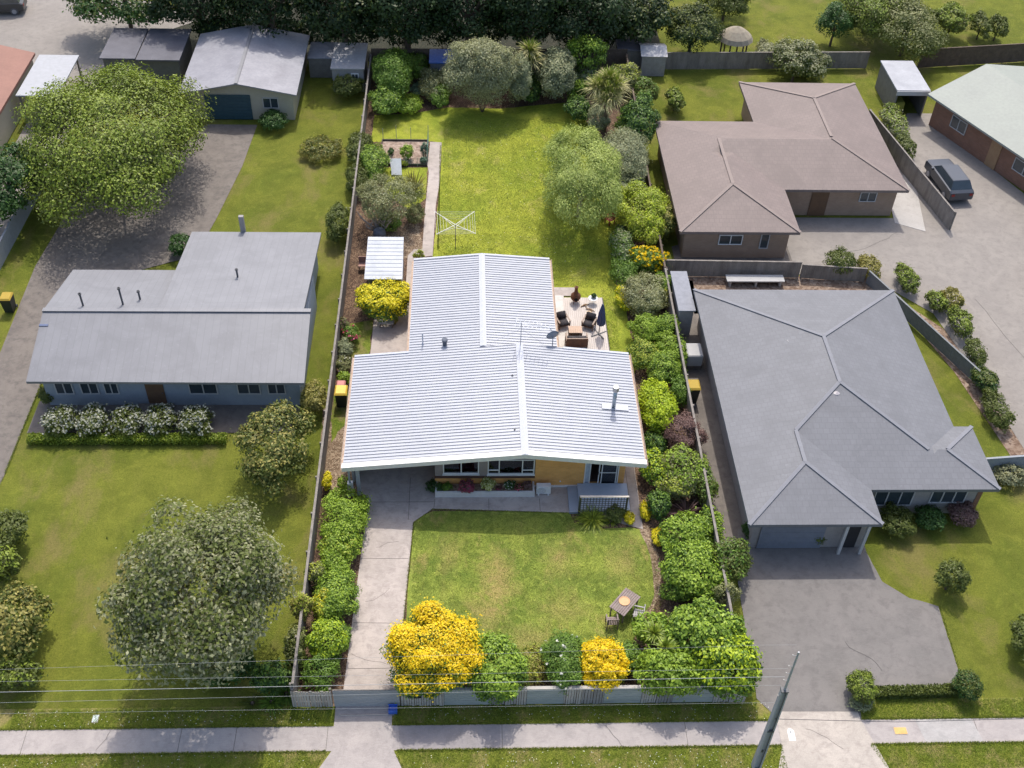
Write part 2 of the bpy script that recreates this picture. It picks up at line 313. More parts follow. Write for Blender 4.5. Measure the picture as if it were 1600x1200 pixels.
def blades(name, P0, n, L, wd, m, parent, spread=1.0, droop=.6, up=1.0, rootr=.08):
    """strap leaves arching out of a point"""
    n = int(n); a = RNG.uniform(0, 2*math.pi, n); el = RNG.uniform(.15, 1.45, n) if spread >= 1 else RNG.uniform(.7, 1.5, n)
    LL = L*RNG.uniform(.6, 1.1, n); dr = droop*RNG.uniform(.4, 1.2, n); pts = []
    hx, hy = np.cos(a), np.sin(a); c0 = np.array(P0)
    for k in range(5):
        s = k/4; rr = rootr+np.cos(el)*LL*s; zz = np.sin(el)*LL*s*up-dr*LL*s*s*.6
        pts.append(np.stack([c0[0]+hx*rr, c0[1]+hy*rr, np.maximum(c0[2]+zz, .03)], 1))
    side = np.stack([-hy, hx, np.zeros(n)], 1); V = []; wk = [.6, 1, .95, .7, .08]
    for k in range(5): V += [pts[k]-side*wd*.5*wk[k], pts[k]+side*wd*.5*wk[k]]
    V = np.stack(V, 1).reshape(-1, 3); F = []
    for k in range(4): F.append(np.stack([np.arange(n)*10+2*k, np.arange(n)*10+2*k+1, np.arange(n)*10+2*k+3, np.arange(n)*10+2*k+2], 1))
    return array_mesh(name, V, np.concatenate(F), np.repeat(np.clip(RNG.random(n), 0, 1), 10), m, parent)
def flax(label, px, py, h, L, pal, n=90, wd=.06, cat='flax plant', name='flax_plant', spread=1, droop=.6, group=None):
    x, y = G(px, py, 0); t = thing(name, label, cat, (x, y, 0), group); blades('leaves', (x, y, .05), n, L, wd, LM(pal), t, spread, droop, h)
    mb = MB(); mb.lathe([(.12, 0), (.09, .12), (.03, .2)], (x, y, 0), 8); mb.build('crown_base', BARK, t); return t
def cabbage(label, px, py, z, heads, trunk_h, L=1.0, pal='strawy', pal2='bamboo', n=170):
    x, y = G(px, py, z); t = thing('cabbage_tree', label, 'tree', (x, y, 0)); mb = MB()
    mb.tube([(x, y, -.05), (x+.06, y, trunk_h*.5), (x, y, trunk_h)], [.2, .15, .12], 9)
    for (dx, dy, dz) in heads: mb.tube([(x, y, trunk_h-.1), (x+dx*.6, y+dy*.6, trunk_h+dz*.4), (x+dx, y+dy, trunk_h+dz)], [.11, .09, .07], 7)
    mb.build('trunk', mat('cabbage_bark', (.22, .17, .11), (.12, .09, .06), .9, 7, .5), t)
    for (dx, dy, dz) in heads:
        P = (x+dx, y+dy, trunk_h+dz); blades('leaf_head', P, n*.55, L, .055, LM(pal), t, 1, .9, 1, .03); blades('leaf_head', P, n*.5, L*.95, .05, LM(pal2), t, .5, .5, 1, .03)
    return t
BL = 'shrubs of the left border'; BR = 'shrubs of the right border'; FR = 'shrubs behind the street fence'
# ================================================================== SETTING
LAWN_F = lawnmat('front_lawn_turf', (.155, .225, .04), (.30, .35, .065), (.48, .33, .15), .64, .30, 1.0, ((1.6, 33.0, 1.1, 2.1, .85), (1.0, 31.0, 1.1, 1.2, .75), (7.9, 33.8, .9, 1.8, .5), (2.9, 29.5, 2.0, .9, .5), (4.7, 34.2, 1.0, 1.8, .4), (-.9, 34.6, .9, 1.5, .4), (4.6, 31.0, 1.5, 1.1, .4)))
LAWN_B = lawnmat('back_lawn_turf', (.235, .30, .034), (.37, .395, .05), (.46, .39, .14), .62, .25, .75)
LAWN_N = lawnmat('neighbour_turf', (.115, .145, .02), (.18, .195, .03), (.22, .18, .07), .58, .16, .6)
LAWN_V = lawnmat('verge_turf', (.14, .18, .026), (.23, .25, .04), (.36, .28, .13), .54, .5)
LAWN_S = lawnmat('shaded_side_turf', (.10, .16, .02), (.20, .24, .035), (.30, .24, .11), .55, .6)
CONC = concmat('weathered_concrete', (.48, .42, .385), (.38, .335, .305), (.30, .26, .24))
CONCD = concmat('damp_concrete', (.25, .23, .225), (.19, .175, .17), (.13, .12, .115))
CONCL = concmat('pale_concrete', (.47, .42, .37), (.39, .35, .31), (.32, .28, .25))
PATHM = concmat('footpath_concrete', (.41, .37, .352), (.345, .312, .30), (.29, .262, .255))
ASPH = concmat('asphalt_drive', (.195, .18, .17), (.16, .15, .142), (.13, .12, .115))
NCONC = concmat('neighbour_concrete', (.19, .165, .145), (.145, .125, .11), (.10, .088, .08))
NCONC2 = concmat('pale_neighbour_concrete', (.275, .25, .225), (.235, .213, .194), (.20, .18, .165))
MULCH = mulchmat('bark_mulch', (.055, .032, .02), (.12, .07, .045), (.24, .16, .10), 14)
MULCH2 = mulchmat('dry_mulch', (.12, .08, .05), (.23, .16, .105), (.38, .30, .21), 13)
SOIL = mulchmat('garden_soil', (.13, .08, .055), (.24, .17, .12), (.34, .26, .2), 6)
PAINTW = mat('white_paint', (.78, .78, .78), (.70, .70, .69), .5, 2, .05)
sheet('ground', [(-260, -60), (260, -60), (260, 360), (-260, 360)], -.03, LAWN_N)
# main section
sheet('garden_bed', [(-7.6, 26.0), (12.4, 26.0), (12.75, 55), (13.3, 85), (-7.8, 85), (-7.75, 55)], .0, MULCH, kind='structure')
sheet('front_lawn', GP(0, (647, 811), (676, 799), (780, 799), (890, 800), (898, 818), (940, 826), (985, 824), (1006, 828), (1015, 855), (1022, 900), (1024, 940), (1005, 965), (990, 1000), (975, 1050), (700, 1060), (632, 1040), (632, 990), (639, 900)), .014, LAWN_F, .012)
sheet('back_lawn', GP(0, (690, 225), (674, 221), (597, 222), (580, 222), (585, 180), (640, 178), (700, 168), (780, 170), (890, 160), (925, 200), (950, 260), (975, 350), (960, 440), (975, 470), (985, 520), (1000, 560), (985, 600), (860, 600), (840, 460), (840, 420), (672, 420), (677, 395), (688, 285)), .014, LAWN_B, .02)
sheet('back_lawn_corner', GP(0, (597, 262), (668, 262), (665, 310), (640, 330), (600, 300)), .012, LAWN_B, .02)
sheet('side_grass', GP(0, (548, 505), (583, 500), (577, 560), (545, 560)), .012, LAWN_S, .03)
sheet('side_mulch', GP(0, (505, 640), (548, 600), (575, 740), (560, 765), (498, 765)), .010, MULCH2, .04)
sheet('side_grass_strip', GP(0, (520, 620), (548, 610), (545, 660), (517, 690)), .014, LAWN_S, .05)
sheet('upper_bed', GP(0, (580, 365), (655, 345), (662, 395), (630, 405), (575, 410)), .010, MULCH2, .04)
sheet('border_bark', GP(0, (996, 822), (1012, 822), (1030, 870), (1032, 930), (1020, 955), (1004, 965), (1022, 935), (1020, 895), (1012, 850)), .018, MULCH2, .04)
# concrete
sheet('driveway', [(-5.6, 26.02), (-3.2, 26.02), (-2.9, 33), (-2.74, 36.55), (-1.75, 37.45), (6.2, 37.1), (9.2, 36.0), (9.25, 46.2), (8.4, 46.2), (8.4, 39.1), (-1.6, 39.1), (-1.6, 45.9), (-6.0, 45.9), (-6.0, 39.6), (-5.2, 37), (-5.36, 33)], .03, CONC, thick=.06)
jm = mat('joint', (.14, .13, .12), (.10, .09, .085), .95)
for i, (a, b) in enumerate([((-5.45, 27.9), (-3.15, 27.9)), ((-5.4, 30.4), (-3.05, 30.35)), ((-5.35, 34.2), (-2.9, 34.2)), ((-5.9, 37.9), (-1.7, 37.9)), ((-1.7, 37.4), (-1.65, 38.1)), ((1.2, 37.35), (1.2, 38.1)), ((3.9, 37.25), (3.9, 38.1)), ((-3.0, 36.7), (-3.0, 39.6)), ((8.7, 36.3), (8.7, 46))]):
    mb = MB(); mb.bar((a[0], a[1], .031), (b[0], b[1], .031), .022, .006); mb.build('concrete_joint', jm, kind='structure')
sheet('garden_path', GP(0, (672, 222), (690, 223), (687, 285), (681, 320), (676, 400), (659, 402), (664, 330), (670, 270), (668, 258)), .03, CONC, thick=.05)
sheet('court', [(-5.8, 46.3), (-2.7, 46.3), (-2.75, 60), (-3.5, 60), (-3.9, 59.3), (-3.9, 54), (-5.75, 53.2)], .026, CONC, thick=.05)
sheet('patio_slab', [(4.6, 46.5), (6.15, 46.5), (6.25, 55.0), (4.6, 55.0)], .16, concmat('pale_patio', (.62, .60, .57), (.55, .53, .5), (.47, .45, .42)), thick=.2)
sheet('patio_step', [(5.0, 55.05), (7.05, 55.05), (7.05, 55.9), (5.0, 55.9)], .09, CONC, thick=.1)
# street side
sheet('verge', [(-60, 22.6), (60, 22.6), (60, 26.05), (-60, 26.05)], -.016, LAWN_V)
sheet('footpath', [(-60, 23.84), (60, 23.84), (60, 25.02), (-60, 25.02)], .0, PATHM, thick=.05)
for i, x in enumerate([-19.2, -12.5, -10.1, -6.1, -2.2, 1.6, 9.8, 23.0, 28.4]):
    mb = MB(); mb.bar((x, 23.85, .001), (x, 25.01, .001), .018, .006); mb.build('concrete_joint', jm, kind='structure')
sheet('crossing', [(-5.85, 26.0), (-5.85, 25.03), (-5.85, 23.83), (-6.75, 22.3), (-2.45, 22.3), (-3.15, 23.83), (-3.3, 25.03), (-3.3, 26.0)], .012, PATHM, thick=.05)
sheet('path_patch', [(20.5, 23.87), (23.1, 23.87), (22.9, 24.99), (20.3, 24.99)], .006, concmat('light_patch', (.42, .40, .39), (.36, .34, .33), (.3, .29, .28)))
sheet('path_patch', [(-2.9, 23.87), (1.5, 23.87), (1.5, 24.99), (-3.0, 24.99)], .006, concmat('dark_patch', (.32, .29, .29), (.28, .255, .26), (.24, .22, .22)))
sheet('crossing_right', GP(0, (1212, 1112), (1340, 1112), (1345, 1125), (1392, 1205), (1215, 1210), (1222, 1168)), .012, CONCL, thick=.05)
sheet('road', [(-60, 5), (60, 5), (60, 22.45), (-60, 22.45)], -.06, ASPH)
mb = MB(); mb.box(-60, -6.8, 22.45, 22.6, -.1, .0); mb.box(-2.4, 14.2, 22.45, 22.6, -.1, 0); mb.box(18.6, 60, 22.45, 22.6, -.1, 0); mb.build('kerb', CONC, kind='structure')
# neighbours' ground
sheet('left_driveway', [(-27.6, 26.1), (-25.2, 26.1), (-24.6, 40), (-24.6, 56), (-17.9, 59.2), (-17.2, 63.5), (-16.4, 70), (-16.1, 75.8), (-20, 75.8), (-21.5, 72), (-27, 70), (-28, 58), (-27.6, 45)], .0, NCONC)
sheet('left_front_path', [(-24.3, 43.0), (-9.5, 43.0), (-9.5, 45.5), (-24.3, 45.5)], .0, NCONC)
sheet('top_driveway', [(-60, 82.3), (-30, 82.3), (-29.5, 88), (-24, 93), (-28, 97), (-60, 97)], .0, NCONC2)
sheet('top_driveway_arm', [(-33.7, 60), (-31.2, 60), (-29.3, 82.2), (-33.5, 82.2)], -.01, NCONC2)
sheet('right_front_driveway', [(13.3, 26.15), (14.1, 25.05), (17.85, 25.05), (18, 26.2), (23.1, 26.9), (23.3, 31.1), (22.0, 31.6), (20.9, 32.6), (20.6, 34.4), (20.6, 36), (14.2, 36), (13.6, 33)], .0, ASPH, .01)
sheet('right_side_path', [(12.5, 34), (14.6, 34), (14.9, 56.8), (12.85, 56.8)], -.012, NCONC)
sheet('shared_driveway', [(21.9, 57.5), (26.5, 57.6), (30, 53.5), (31.0, 47), (31.7, 40), (33.5, 26), (37.5, 26), (36.5, 42), (36, 50), (38, 58), (41.5, 66.0), (38.5, 74), (38, 78.6), (35.6, 78.6), (33.5, 74), (31.5, 70), (31, 64), (22, 64), (22, 59)], .0, NCONC2)
sheet('right_courtyard', [(14, 57.6), (22, 57.6), (22, 64.2), (14, 60.5)], -.008, NCONC)
sheet('concrete_pad', [(30.3, 63.4), (32.2, 62.4), (33.4, 69.2), (31.2, 70.2)], .02, concmat('pad_white', (.44, .42, .40), (.4, .38, .36), (.35, .33, .31)), thick=.04)
sheet('dark_bed', [(30.6, 41), (31.8, 39.5), (31.6, 44), (30.2, 52), (26.5, 57.3), (14.5, 57.4), (14.5, 53.4), (25.5, 54.8), (28.3, 52.8), (29.6, 48)], -.012, SOIL)
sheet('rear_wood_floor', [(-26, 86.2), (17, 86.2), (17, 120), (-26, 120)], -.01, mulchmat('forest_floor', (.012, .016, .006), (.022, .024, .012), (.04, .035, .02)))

# ================================================================== FENCES
WOOD = mat('grey_weathered_timber', (.30, .275, .25), (.17, .15, .135), .9, 2.2, .4, stretch=(1, 1, .25))
WOODH = mat('grey_green_boards', (.44, .47, .45), (.33, .355, .34), .85, 2.0, .3, stretch=(.25, 1, 1))
WOODV = mat('bleached_palings', (.54, .51, .46), (.36, .33, .30), .9, 3.0, .4, stretch=(1, 1, .2))
WOODB = mat('brown_palings', (.16, .12, .095), (.09, .07, .055), .9, 2.2, .4)
GATEW = mat('gate_boards', (.42, .43, .43), (.32, .33, .335), .8, 2, .3, stretch=(.25, 1, 1))
def fence(label, A, B, h, m, pal_w=.14, gap=.008, posts=2.4, side=1, cap=True, hj=.03, name='paling_fence', group=None, cat='fence'):
    ang = math.atan2(B[1]-A[1], B[0]-A[0]); L = math.dist(A, B); t = local(thing(name, label, cat, (A[0], A[1], 0), group, ang)); t.rotation_euler = (0, 0, ang)
    mb = MB(); x = 0
    while x < L:
        hh = h+random.uniform(-hj, hj*.3); mb.box(x, min(x+pal_w-gap, L), -.012+random.uniform(-.003, .003), .012, .02, hh); x += pal_w
    mb.build('palings', m, t)
    mb = MB(); mb.box(0, L, side*.013, side*.06, .35, .44); mb.box(0, L, side*.013, side*.06, h-.4, h-.31); mb.build('rail', m, t)
    if cap: mb = MB(); mb.box(0, L, -.06, .06, h+.01, h+.045); mb.build('cap_rail', m, t)
    n = int(L/posts)
    for i in range(n+1):
        mb = MB(); px = min(i*L/max(1, n), L-.1); mb.box(px, px+.1, side*.062, side*.16, 0, h-.02); mb.build('post', m, t)
    return t
fence('long weathered grey paling fence along the left side of the main section', (-7.62, 26.15), (-7.8, 84.2), 1.65, WOOD, side=1)
fence('weathered paling fence along the right side behind the mixed shrub border', (12.45, 26.15), (12.78, 56), 1.6, WOOD, side=-1)
fence('shaded paling fence beside the brown-roofed house garden', (12.78, 56.1), (13.3, 84.9), 1.6, WOODB, side=-1)
fence('dark brown paling fence across the rear of the main section', (-7.8, 84.6), (13.4, 85.1), 1.9, WOODB, side=1)
fence('grey fence behind the lawn of the brown-roofed house', (13.5, 85.3), (34.2, 86.0), 1.5, WOOD, side=1)
fence('dark fence under the far right lawn', (38.8, 86.2), (62, 89.5), 1.7, WOODB)
fence('grey fence between the grey-roofed house and the shared courtyard', (12.95, 57.25), (22.0, 57.1), 1.3, WOOD)
fence('low angled fence beside the shared driveway and shrub row', (26.4, 56.6), (31.0, 45.8), 1.0, mat('blue_grey_board', (.2, .21, .22), (.15, .16, .17)), cap=True)
fence('low grey fence at the bend of the shared driveway', (22.1, 57.1), (26.3, 56.7), 1.1, WOOD)
fence('pale fence panel beside the front gable corner of the grey-roofed house', (28.2, 39.7), (31.5, 40.0), 1.3, mat('bluish_board', (.3, .33, .36), (.25, .27, .3)))
fence('weathered fence along the parked dark car', (31.6, 76.5), (33.9, 62.6), 1.5, WOOD)
fence('white painted fence at the far left edge', (-30.2, 53.5), (-29.9, 68.0), 1.4, mat('off_white_boards', (.42, .43, .46), (.34, .35, .37), .7))
# front fence, alternating upright and level boards
FY = 26.0; FH = 1.3
t = thing('front_fence', 'street fence of alternating upright palings and level grey-green boards', 'fence', (3, FY, 0))
def vert_panel(x0, x1, tt, h=FH, m=WOODV):
    mb = MB(); x = x0
    while x < x1-.02:
        wv = random.choice([.10, .12, .14]); dy = random.choice([0, -.02, -.035]); mb.box(x, min(x+wv-.022, x1), FY-.02+dy, FY+dy, .03, h+random.uniform(-.015, .02)); x += wv
    return mb.build('paling_panel', m, tt)
def horiz_panel(x0, x1, tt, h=FH, m=WOODH):
    mb = MB(); k = 7
    for i in range(k): z0 = .03+i*(h-.03)/k; mb.box(x0+.005, x1-.005, FY-.025+random.uniform(-.004, .004), FY, z0, z0+(h-.03)/k-.012)
    return mb.build('board_panel', m, tt)
WOODV2 = mat('darker_palings', (.36, .34, .33), (.24, .23, .22), .9, 3.0, .4, stretch=(1, 1, .2))
for a, b, k in [(-2.9, -.99, 'v'), (-.98, 1.04, 'h'), (1.05, 1.75, 'd'), (1.76, 2.71, 'v'), (2.72, 4.39, 'h'), (4.4, 5.2, 'v'), (5.21, 6.2, 'd'), (6.21, 7.9, 'h'), (7.91, 8.6, 'v'), (8.61, 9.35, 'd'), (9.36, 11.2, 'h'), (11.21, 12.7, 'v')]:
    (horiz_panel(a, b, t) if k == 'h' else vert_panel(a, b, t, m=WOODV if k == 'v' else WOODV2))
mb = MB(); mb.box(-2.9, 12.7, FY+.002, FY+.05, .3, .38); mb.box(-2.9, 12.7, FY+.002, FY+.05, .95, 1.03); mb.build('rail', WOOD, t)
mb = MB(); mb.box(-.99, 12.7, FY-.07, FY+.09, FH+.025, FH+.06); mb.build('capping', mat('pale_capping', (.36, .35, .33), (.50, .46, .41), .85, 1.2), t)
for x in (-2.9, -.99, 1.05, 2.72, 4.4, 6.2, 7.9, 9.35, 11.2, 12.6):
    mb = MB(); mb.box(x-.05, x+.05, FY+.052, FY+.15, 0, FH-.02); mb.build('post', WOOD, t)
t = thing('front_fence', 'short upright paling panel left of the driveway gate', 'fence', (-6.8, FY, 0)); vert_panel(-7.75, -5.97, t)
mb = MB(); mb.box(-7.75, -5.97, FY+.002, FY+.05, .3, .38); mb.box(-7.75, -5.97, FY+.002, FY+.05, .95, 1.03); mb.build('rail', WOOD, t)
for x in (-7.68, -6.02): mb = MB(); mb.box(x-.05, x+.05, FY+.052, FY+.15, 0, FH+.02); mb.build('post', WOOD, t)
t = thing('driveway_gate', 'wide grey gate of level boards closing the driveway', 'gate', (-4.4, FY, 0)); horiz_panel(-5.9, -2.96, t, m=GATEW)
mb = MB(); mb.box(-5.9, -2.96, FY+.002, FY+.05, 1.2, FH+.03); mb.box(-5.9, -5.82, FY+.002, FY+.05, .03, 1.19); mb.box(-3.04, -2.96, FY+.002, FY+.05, .03, 1.19); mb.build('gate_frame', WOOD, t)
mb = MB(); mb.box(-5.7, -3.2, FY-.5, FY-.47, .014, .05); mb.build('gate_track', mat('galv', (.5, .5, .5), (.4, .4, .4), .5, 5, .05, .6), t)
t = thing('letterbox', 'dark letterbox with white plate set in the front fence', 'letterbox', (-2.25, FY, .9))
mb = MB(); mb.box(-2.58, -1.98, FY-.12, FY+.25, .78, 1.2); mb.build('box', mat('dark_box', (.03, .04, .05), (.02, .025, .03), .5), t, bevel=.01)
mb = MB(); mb.box(-2.4, -2.15, FY-.128, FY-.121, 1.02, 1.1); mb.build('number_plate', PAINTW, t)
t = thing('recycling_crate', 'small blue crate standing at the right end of the driveway gate', 'crate', (-3.3, 25.7, 0))
mb = MB(); bl = mat('blue_plastic', (.06, .16, .62), (.05, .13, .5), .45)
x, y = -3.27, 25.72
mb.box(x-.19, x+.19, y-.16, y-.145, 0.012, .3); mb.box(x-.19, x+.19, y+.145, y+.16, 0.012, .3); mb.box(x-.19, x-.175, y-.145, y+.145, .012, .3); mb.box(x+.175, x+.19, y-.145, y+.145, .012, .3); mb.box(x-.175, x+.175, y-.145, y+.145, .012, .2); mb.build('body', bl, t)
mb = MB(); mb.box(x-.21, x+.21, y-.18, y-.161, .27, .31); mb.box(x-.21, x+.21, y+.161, y+.18, .27, .31); mb.build('rim', bl, t)
# ================================================================== MAIN HOUSE
xL, ze, s1, xR, xT, s2_, yF, yM, yB, xb, xr2, xbr, s3 = -6.3014, 2.7, .1045, 2.99, 9.243, .1182, 37.9, 46.395, 54.96, -3.2416, .9627, 5.1777, .0786
zA = lambda x: ze+s1*(x-xL) if x <= xR else ze+s1*(xR-xL)-s2_*(x-xR)
zBk = lambda x: ze+s1*(x-xL) if x <= xr2 else ze+s1*(xr2-xL)-s3*(x-xr2)
ROOFW = mat('white_long_run_steel', (.415, .437, .487), (.375, .395, .447), .42, .8, .03, 0, spec=.5)
RIBM = mat('roof_rib_shade', (.31, .325, .36), (.24, .25, .285), .45, 2, .03)  # ribs coloured darker than the sheets to paint in their shadow lines
FLASH = mat('white_flashing', (.48, .50, .555), (.43, .45, .50), .45, 3, .03)
RUST = mat('cream_gutter', (.58, .50, .42), (.36, .22, .15), .6, 6, .1)
BRICK = brickmat('tan_brick', (.80, .40, .115), (.70, .33, .09), (.62, .42, .2))
CLAD = mat('taupe_cladding', (.32, .275, .26), (.26, .225, .21), .7, 2)
DKST = mat('dark_metal', (.10, .105, .12), (.07, .075, .085), .5)
house = thing('house', 'main single-storey house with white ribbed roof and tan brick walls', 'house', (1.5, 46, 0))
def wall_open(x0, x1, y0, y1, zf, ops, m, name='wall', zb=0.0, parent=house):
    """wall along X between y0,y1 with rectangular openings (xa,xb,za,zb)"""
    xs = sorted({x0, x1, *[o[0] for o in ops], *[o[1] for o in ops]} | {x for x in (xR,) if x0 < x < x1}); mb = MB()
    def seg(a, b, lo, hi):
        la, lb = (lo, lo) if not callable(lo) else (lo(a), lo(b)); ha, hb = (hi, hi) if not callable(hi) else (hi(a), hi(b))
        mb.add([(a, y0, la), (b, y0, lb), (b, y1, lb), (a, y1, la), (a, y0, ha), (b, y0, hb), (b, y1, hb), (a, y1, ha)], [(0, 3, 2, 1), (4, 5, 6, 7), (0, 1, 5, 4), (1, 2, 6, 5), (2, 3, 7, 6), (3, 0, 4, 7)])
    for a, b in zip(xs, xs[1:]):
        o = [o for o in ops if o[0] <= a+1e-6 and o[1] >= b-1e-6]
        if o: 
            if o[0][2] > zb: seg(a, b, zb, o[0][2])
            seg(a, b, o[0][3], zf)
        else: seg(a, b, zb, zf)
    return mb.build(name, m, parent)
zu = lambda x: zA(x)-.04; zub = lambda x: zBk(x)-.04
W1 = (-1.22, .68, .95, 2.05); W2 = (1.14, 3.62, .90, 2.05); D1 = (6.29, 8.12, .12, 2.12)
wall_open(-1.65, 3.66, 39.06, 39.2, zu, [W1, W2], CLAD, 'clad_wall', zb=.72)
wall_open(-1.65, 3.66, 38.98, 39.2, lambda x: .715, [], BRICK, 'brick_wall')
mb = MB(); mb.box(-1.67, 3.66, 38.93, 39.055, .718, .77); mb.build('brick_sill', mat('brown_sill', (.16, .08, .05), (.11, .06, .04)), house)
wall_open(3.665, 8.45, 38.98, 39.2, zu, [D1], BRICK, 'brick_wall')
mb = MB(); mb.box(8.3, 8.45, 39.21, 46.0, 0, zA(8.45)-.06); mb.box(-1.65, -1.5, 39.21, 46.0, 0, zA(-1.65)-.06); mb.build('brick_wall', BRICK, house)
wall_open(4.75, 8.45, 46.02, 46.17, zu, [(5.2, 7.6, .12, 2.1)], BRICK, 'brick_wall')
wall_open(-5.9, -2.75, 46.0, 46.12, zu, [], CLAD, 'clad_wall')
mb = MB(); mb.box(-2.75, -2.6, 46.4, 54.3, 0, zBk(-2.75)-.06); mb.box(4.6, 4.75, 46.4, 54.3, 0, zBk(4.75)-.06); mb.build('brick_wall', BRICK, house)
wall_open(-2.75, 4.75, 54.31, 54.45, zub, [], BRICK, 'brick_wall')
mb = MB(); mb.box(-6.08, -5.98, 39.3, 46.0, 0, 2.64); mb.build('carport_wall', mat('grey_board_wall', (.42, .44, .45), (.36, .375, .38), .7), house)
mb = MB(); mb.box(-6.22, -5.95, 38.35, 38.6, .0, .95); mb.build('carport_plinth', PAINTW, house)
mb = MB(); mb.box(-5.75, -5.55, 38.4, 38.55, .0, 2.72); mb.box(-6.15, -6.05, 38.4, 38.5, .96, 2.68); mb.build('carport_post', mat('grey_post', (.40, .42, .45), (.34, .36, .38)), house)
mb = MB(); mb.box(-1.5, 8.3, 42.0, 42.1, .1, 2.6); mb.build('added_partition', mat('pale_partition', (.5, .42, .34), (.45, .38, .3)), house)  # inner wall added, pale so the window panes look less black
mb = MB(); mb.box(-1.5, 8.3, 39.3, 45.9, .03, .1); mb.build('floor', mat('brown_carpet', (.12, .085, .07), (.10, .07, .06), .95), house)
mb = MB(); mb.box(3.6, 6.2, 38.9, 38.975, .0, .12); mb.box(-1.6, 3.5, 38.9, 38.975, 0, .1); mb.build('base_course', PAINTW, house)
# --- windows and door
PANE = glassmat('window_glass')
def hwin(x0, x1, z0, z1, y, bars, parent, fr=.055, ext=-.03, curtain=None, hb=()):
    mb = MB(); ya, yb = y+ext, y+.06
    mb.box(x0, x1, ya, yb, z0, z0+fr); mb.box(x0, x1, ya, yb, z1-fr, z1); mb.box(x0, x0+fr, ya, yb, z0+fr, z1-fr); mb.box(x1-fr, x1, ya, yb, z0+fr, z1-fr)
    for b in bars: mb.box(b-fr/2, b+fr/2, ya, yb, z0+fr, z1-fr)
    for (a, b, z) in hb: mb.box(a, b, ya+.005, yb-.005, z-.025, z+.025)
    o = mb.build('window', PAINTW, parent)
    mb = MB(); mb.box(x0+fr+.002, x1-fr-.002, y+.03, y+.036, z0+fr+.002, z1-fr-.002); mb.build('pane', PANE, o)
    mb = MB(); mb.box(x0-.04, x1+.04, y-.09, y+.1, z0-.045, z0-.003); mb.build('sill', PAINTW, o)
    return o
hwin(*W1, 39.06, [-.26], house); w2 = hwin(*W2, 39.06, [1.75, 2.98], house, hb=[(1.20, 1.72, 1.22), (3.01, 3.56, 1.22)])
mb = MB()
for i in range(6): mb.box(.1+i*.07, .16+i*.07, 39.35, 39.37+.02*(i % 2), .9, 2.1)
mb.box(-1.2, .6, 39.22, 39.6, .85, .89); mb.build('window_ledge', PAINTW, house)
# sliding door
mb = MB(); a, b, z0, z1 = D1
mb.box(a, a+.05, 38.93, 39.05, z0, z1); mb.box(b-.05, b, 38.93, 39.05, z0, z1); mb.box(a+.05, b-.05, 38.93, 39.05, z0, z0+.05); mb.box(a+.05, b-.05, 38.93, 39.05, z1-.06, z1)
dr = mb.build('sliding_door', PAINTW, house)
mb = MB()
for x in (a+.30, a+.78, a+.93, b-.12): mb.box(x-.025, x+.025, 38.95, 39.0, z0+.05, z1-.06)
mb.box(a+.78, b-.1, 38.955, 38.995, z0+.95, z0+1.0); mb.box(a+.05, b-.05, 38.955, 38.995, z0+.05, z0+.12); mb.build('stile', PAINTW, dr)
mb = MB(); mb.box(a+.95, b-.14, 38.97, 38.976, z0+.12, z1-.1); mb.build('pane', PANE, dr)
CURT = mat('pale_curtain', (.62, .66, .72), (.5, .54, .6), .9, 3, .3)
mb = MB()
for i in range(7): mb.box(a+.06+i*.034, a+.09+i*.034, 39.02+.015*(i % 2), 39.05+.015*(i % 2), z0+.06, z1-.07)
for i in range(8): mb.box(b-.42+i*.036, b-.39+i*.036, 39.08+.015*(i % 2), 39.11+.015*(i % 2), z0+.06, z1-.07)
mb.build('curtain', CURT, dr)
mb = MB(); mb.box(a+.74, a+.77, 38.91, 38.948, 1.0, 1.2); mb.build('handle', DKST, dr)
# --- roof
mb = MB()
def slab(pts, th=.05):
    n = len(pts); mb.add([(x, y, z-th) for x, y, z in pts]+list(pts), [tuple(range(n))[::-1], tuple(range(n, 2*n))]+[(i, (i+1) % n, n+(i+1) % n, n+i) for i in range(n)])
slab([(xL, yF, zA(xL)), (xR, yF, zA(xR)), (xR, yM, zA(xR)), (xr2, yM, zA(xr2)), (xr2, yB, zA(xr2)), (xb, yB, zA(xb)), (xb, yM, zA(xb)), (xL, yM, zA(xL))])
slab([(xR, yF, zA(xR)), (xT, yF, zA(xT)), (xT, yM, zA(xT)), (xR, yM, zA(xR))])
slab([(xr2, yM, zBk(xr2)), (xbr, yM, zBk(xbr)), (xbr, yB, zBk(xbr)), (xr2, yB, zBk(xr2))])
mb.add([(xr2, yM, zBk(xr2)-.05), (xbr, yM, zBk(xbr)-.05), (xT, yM, zA(xT)-.05), (xT, yM, zA(xT)-.01), (xR, yM, zA(xR)-.01), (xr2, yM, zA(xr2)-.01)], [(0, 1, 2, 3, 4, 5)])
roof = mb.build('roof', ROOFW, house)
mb = MB(); P = .2235
def rib(xa, xb_, y, zf):
    n = 2
    for (dx0, dx1) in ((xa, xb_),):
        q = []
        for x in (dx0, dx1):
            z = zf(x); q += [(x, y-.021, z-.002), (x, y-.012, z+.032), (x, y+.012, z+.032), (x, y+.021, z-.002)]
        mb.add(q, [(0, 1, 5, 4), (1, 2, 6, 5), (2, 3, 7, 6), (0, 3, 2, 1), (4, 5, 6, 7)])
y = yF+.36
while y < yM-.05: rib(xL+.02, xR-.17, y, lambda x: ze+s1*(x-xL)); rib(xR+.17, xT-.02, y, zA); y += P
y += .0
while y < yB-.12: rib(xb+.02, xr2-.17, y, zBk); rib(xr2+.17, xbr-.02, y, zBk); y += P
mb.build('rib', RIBM, roof)
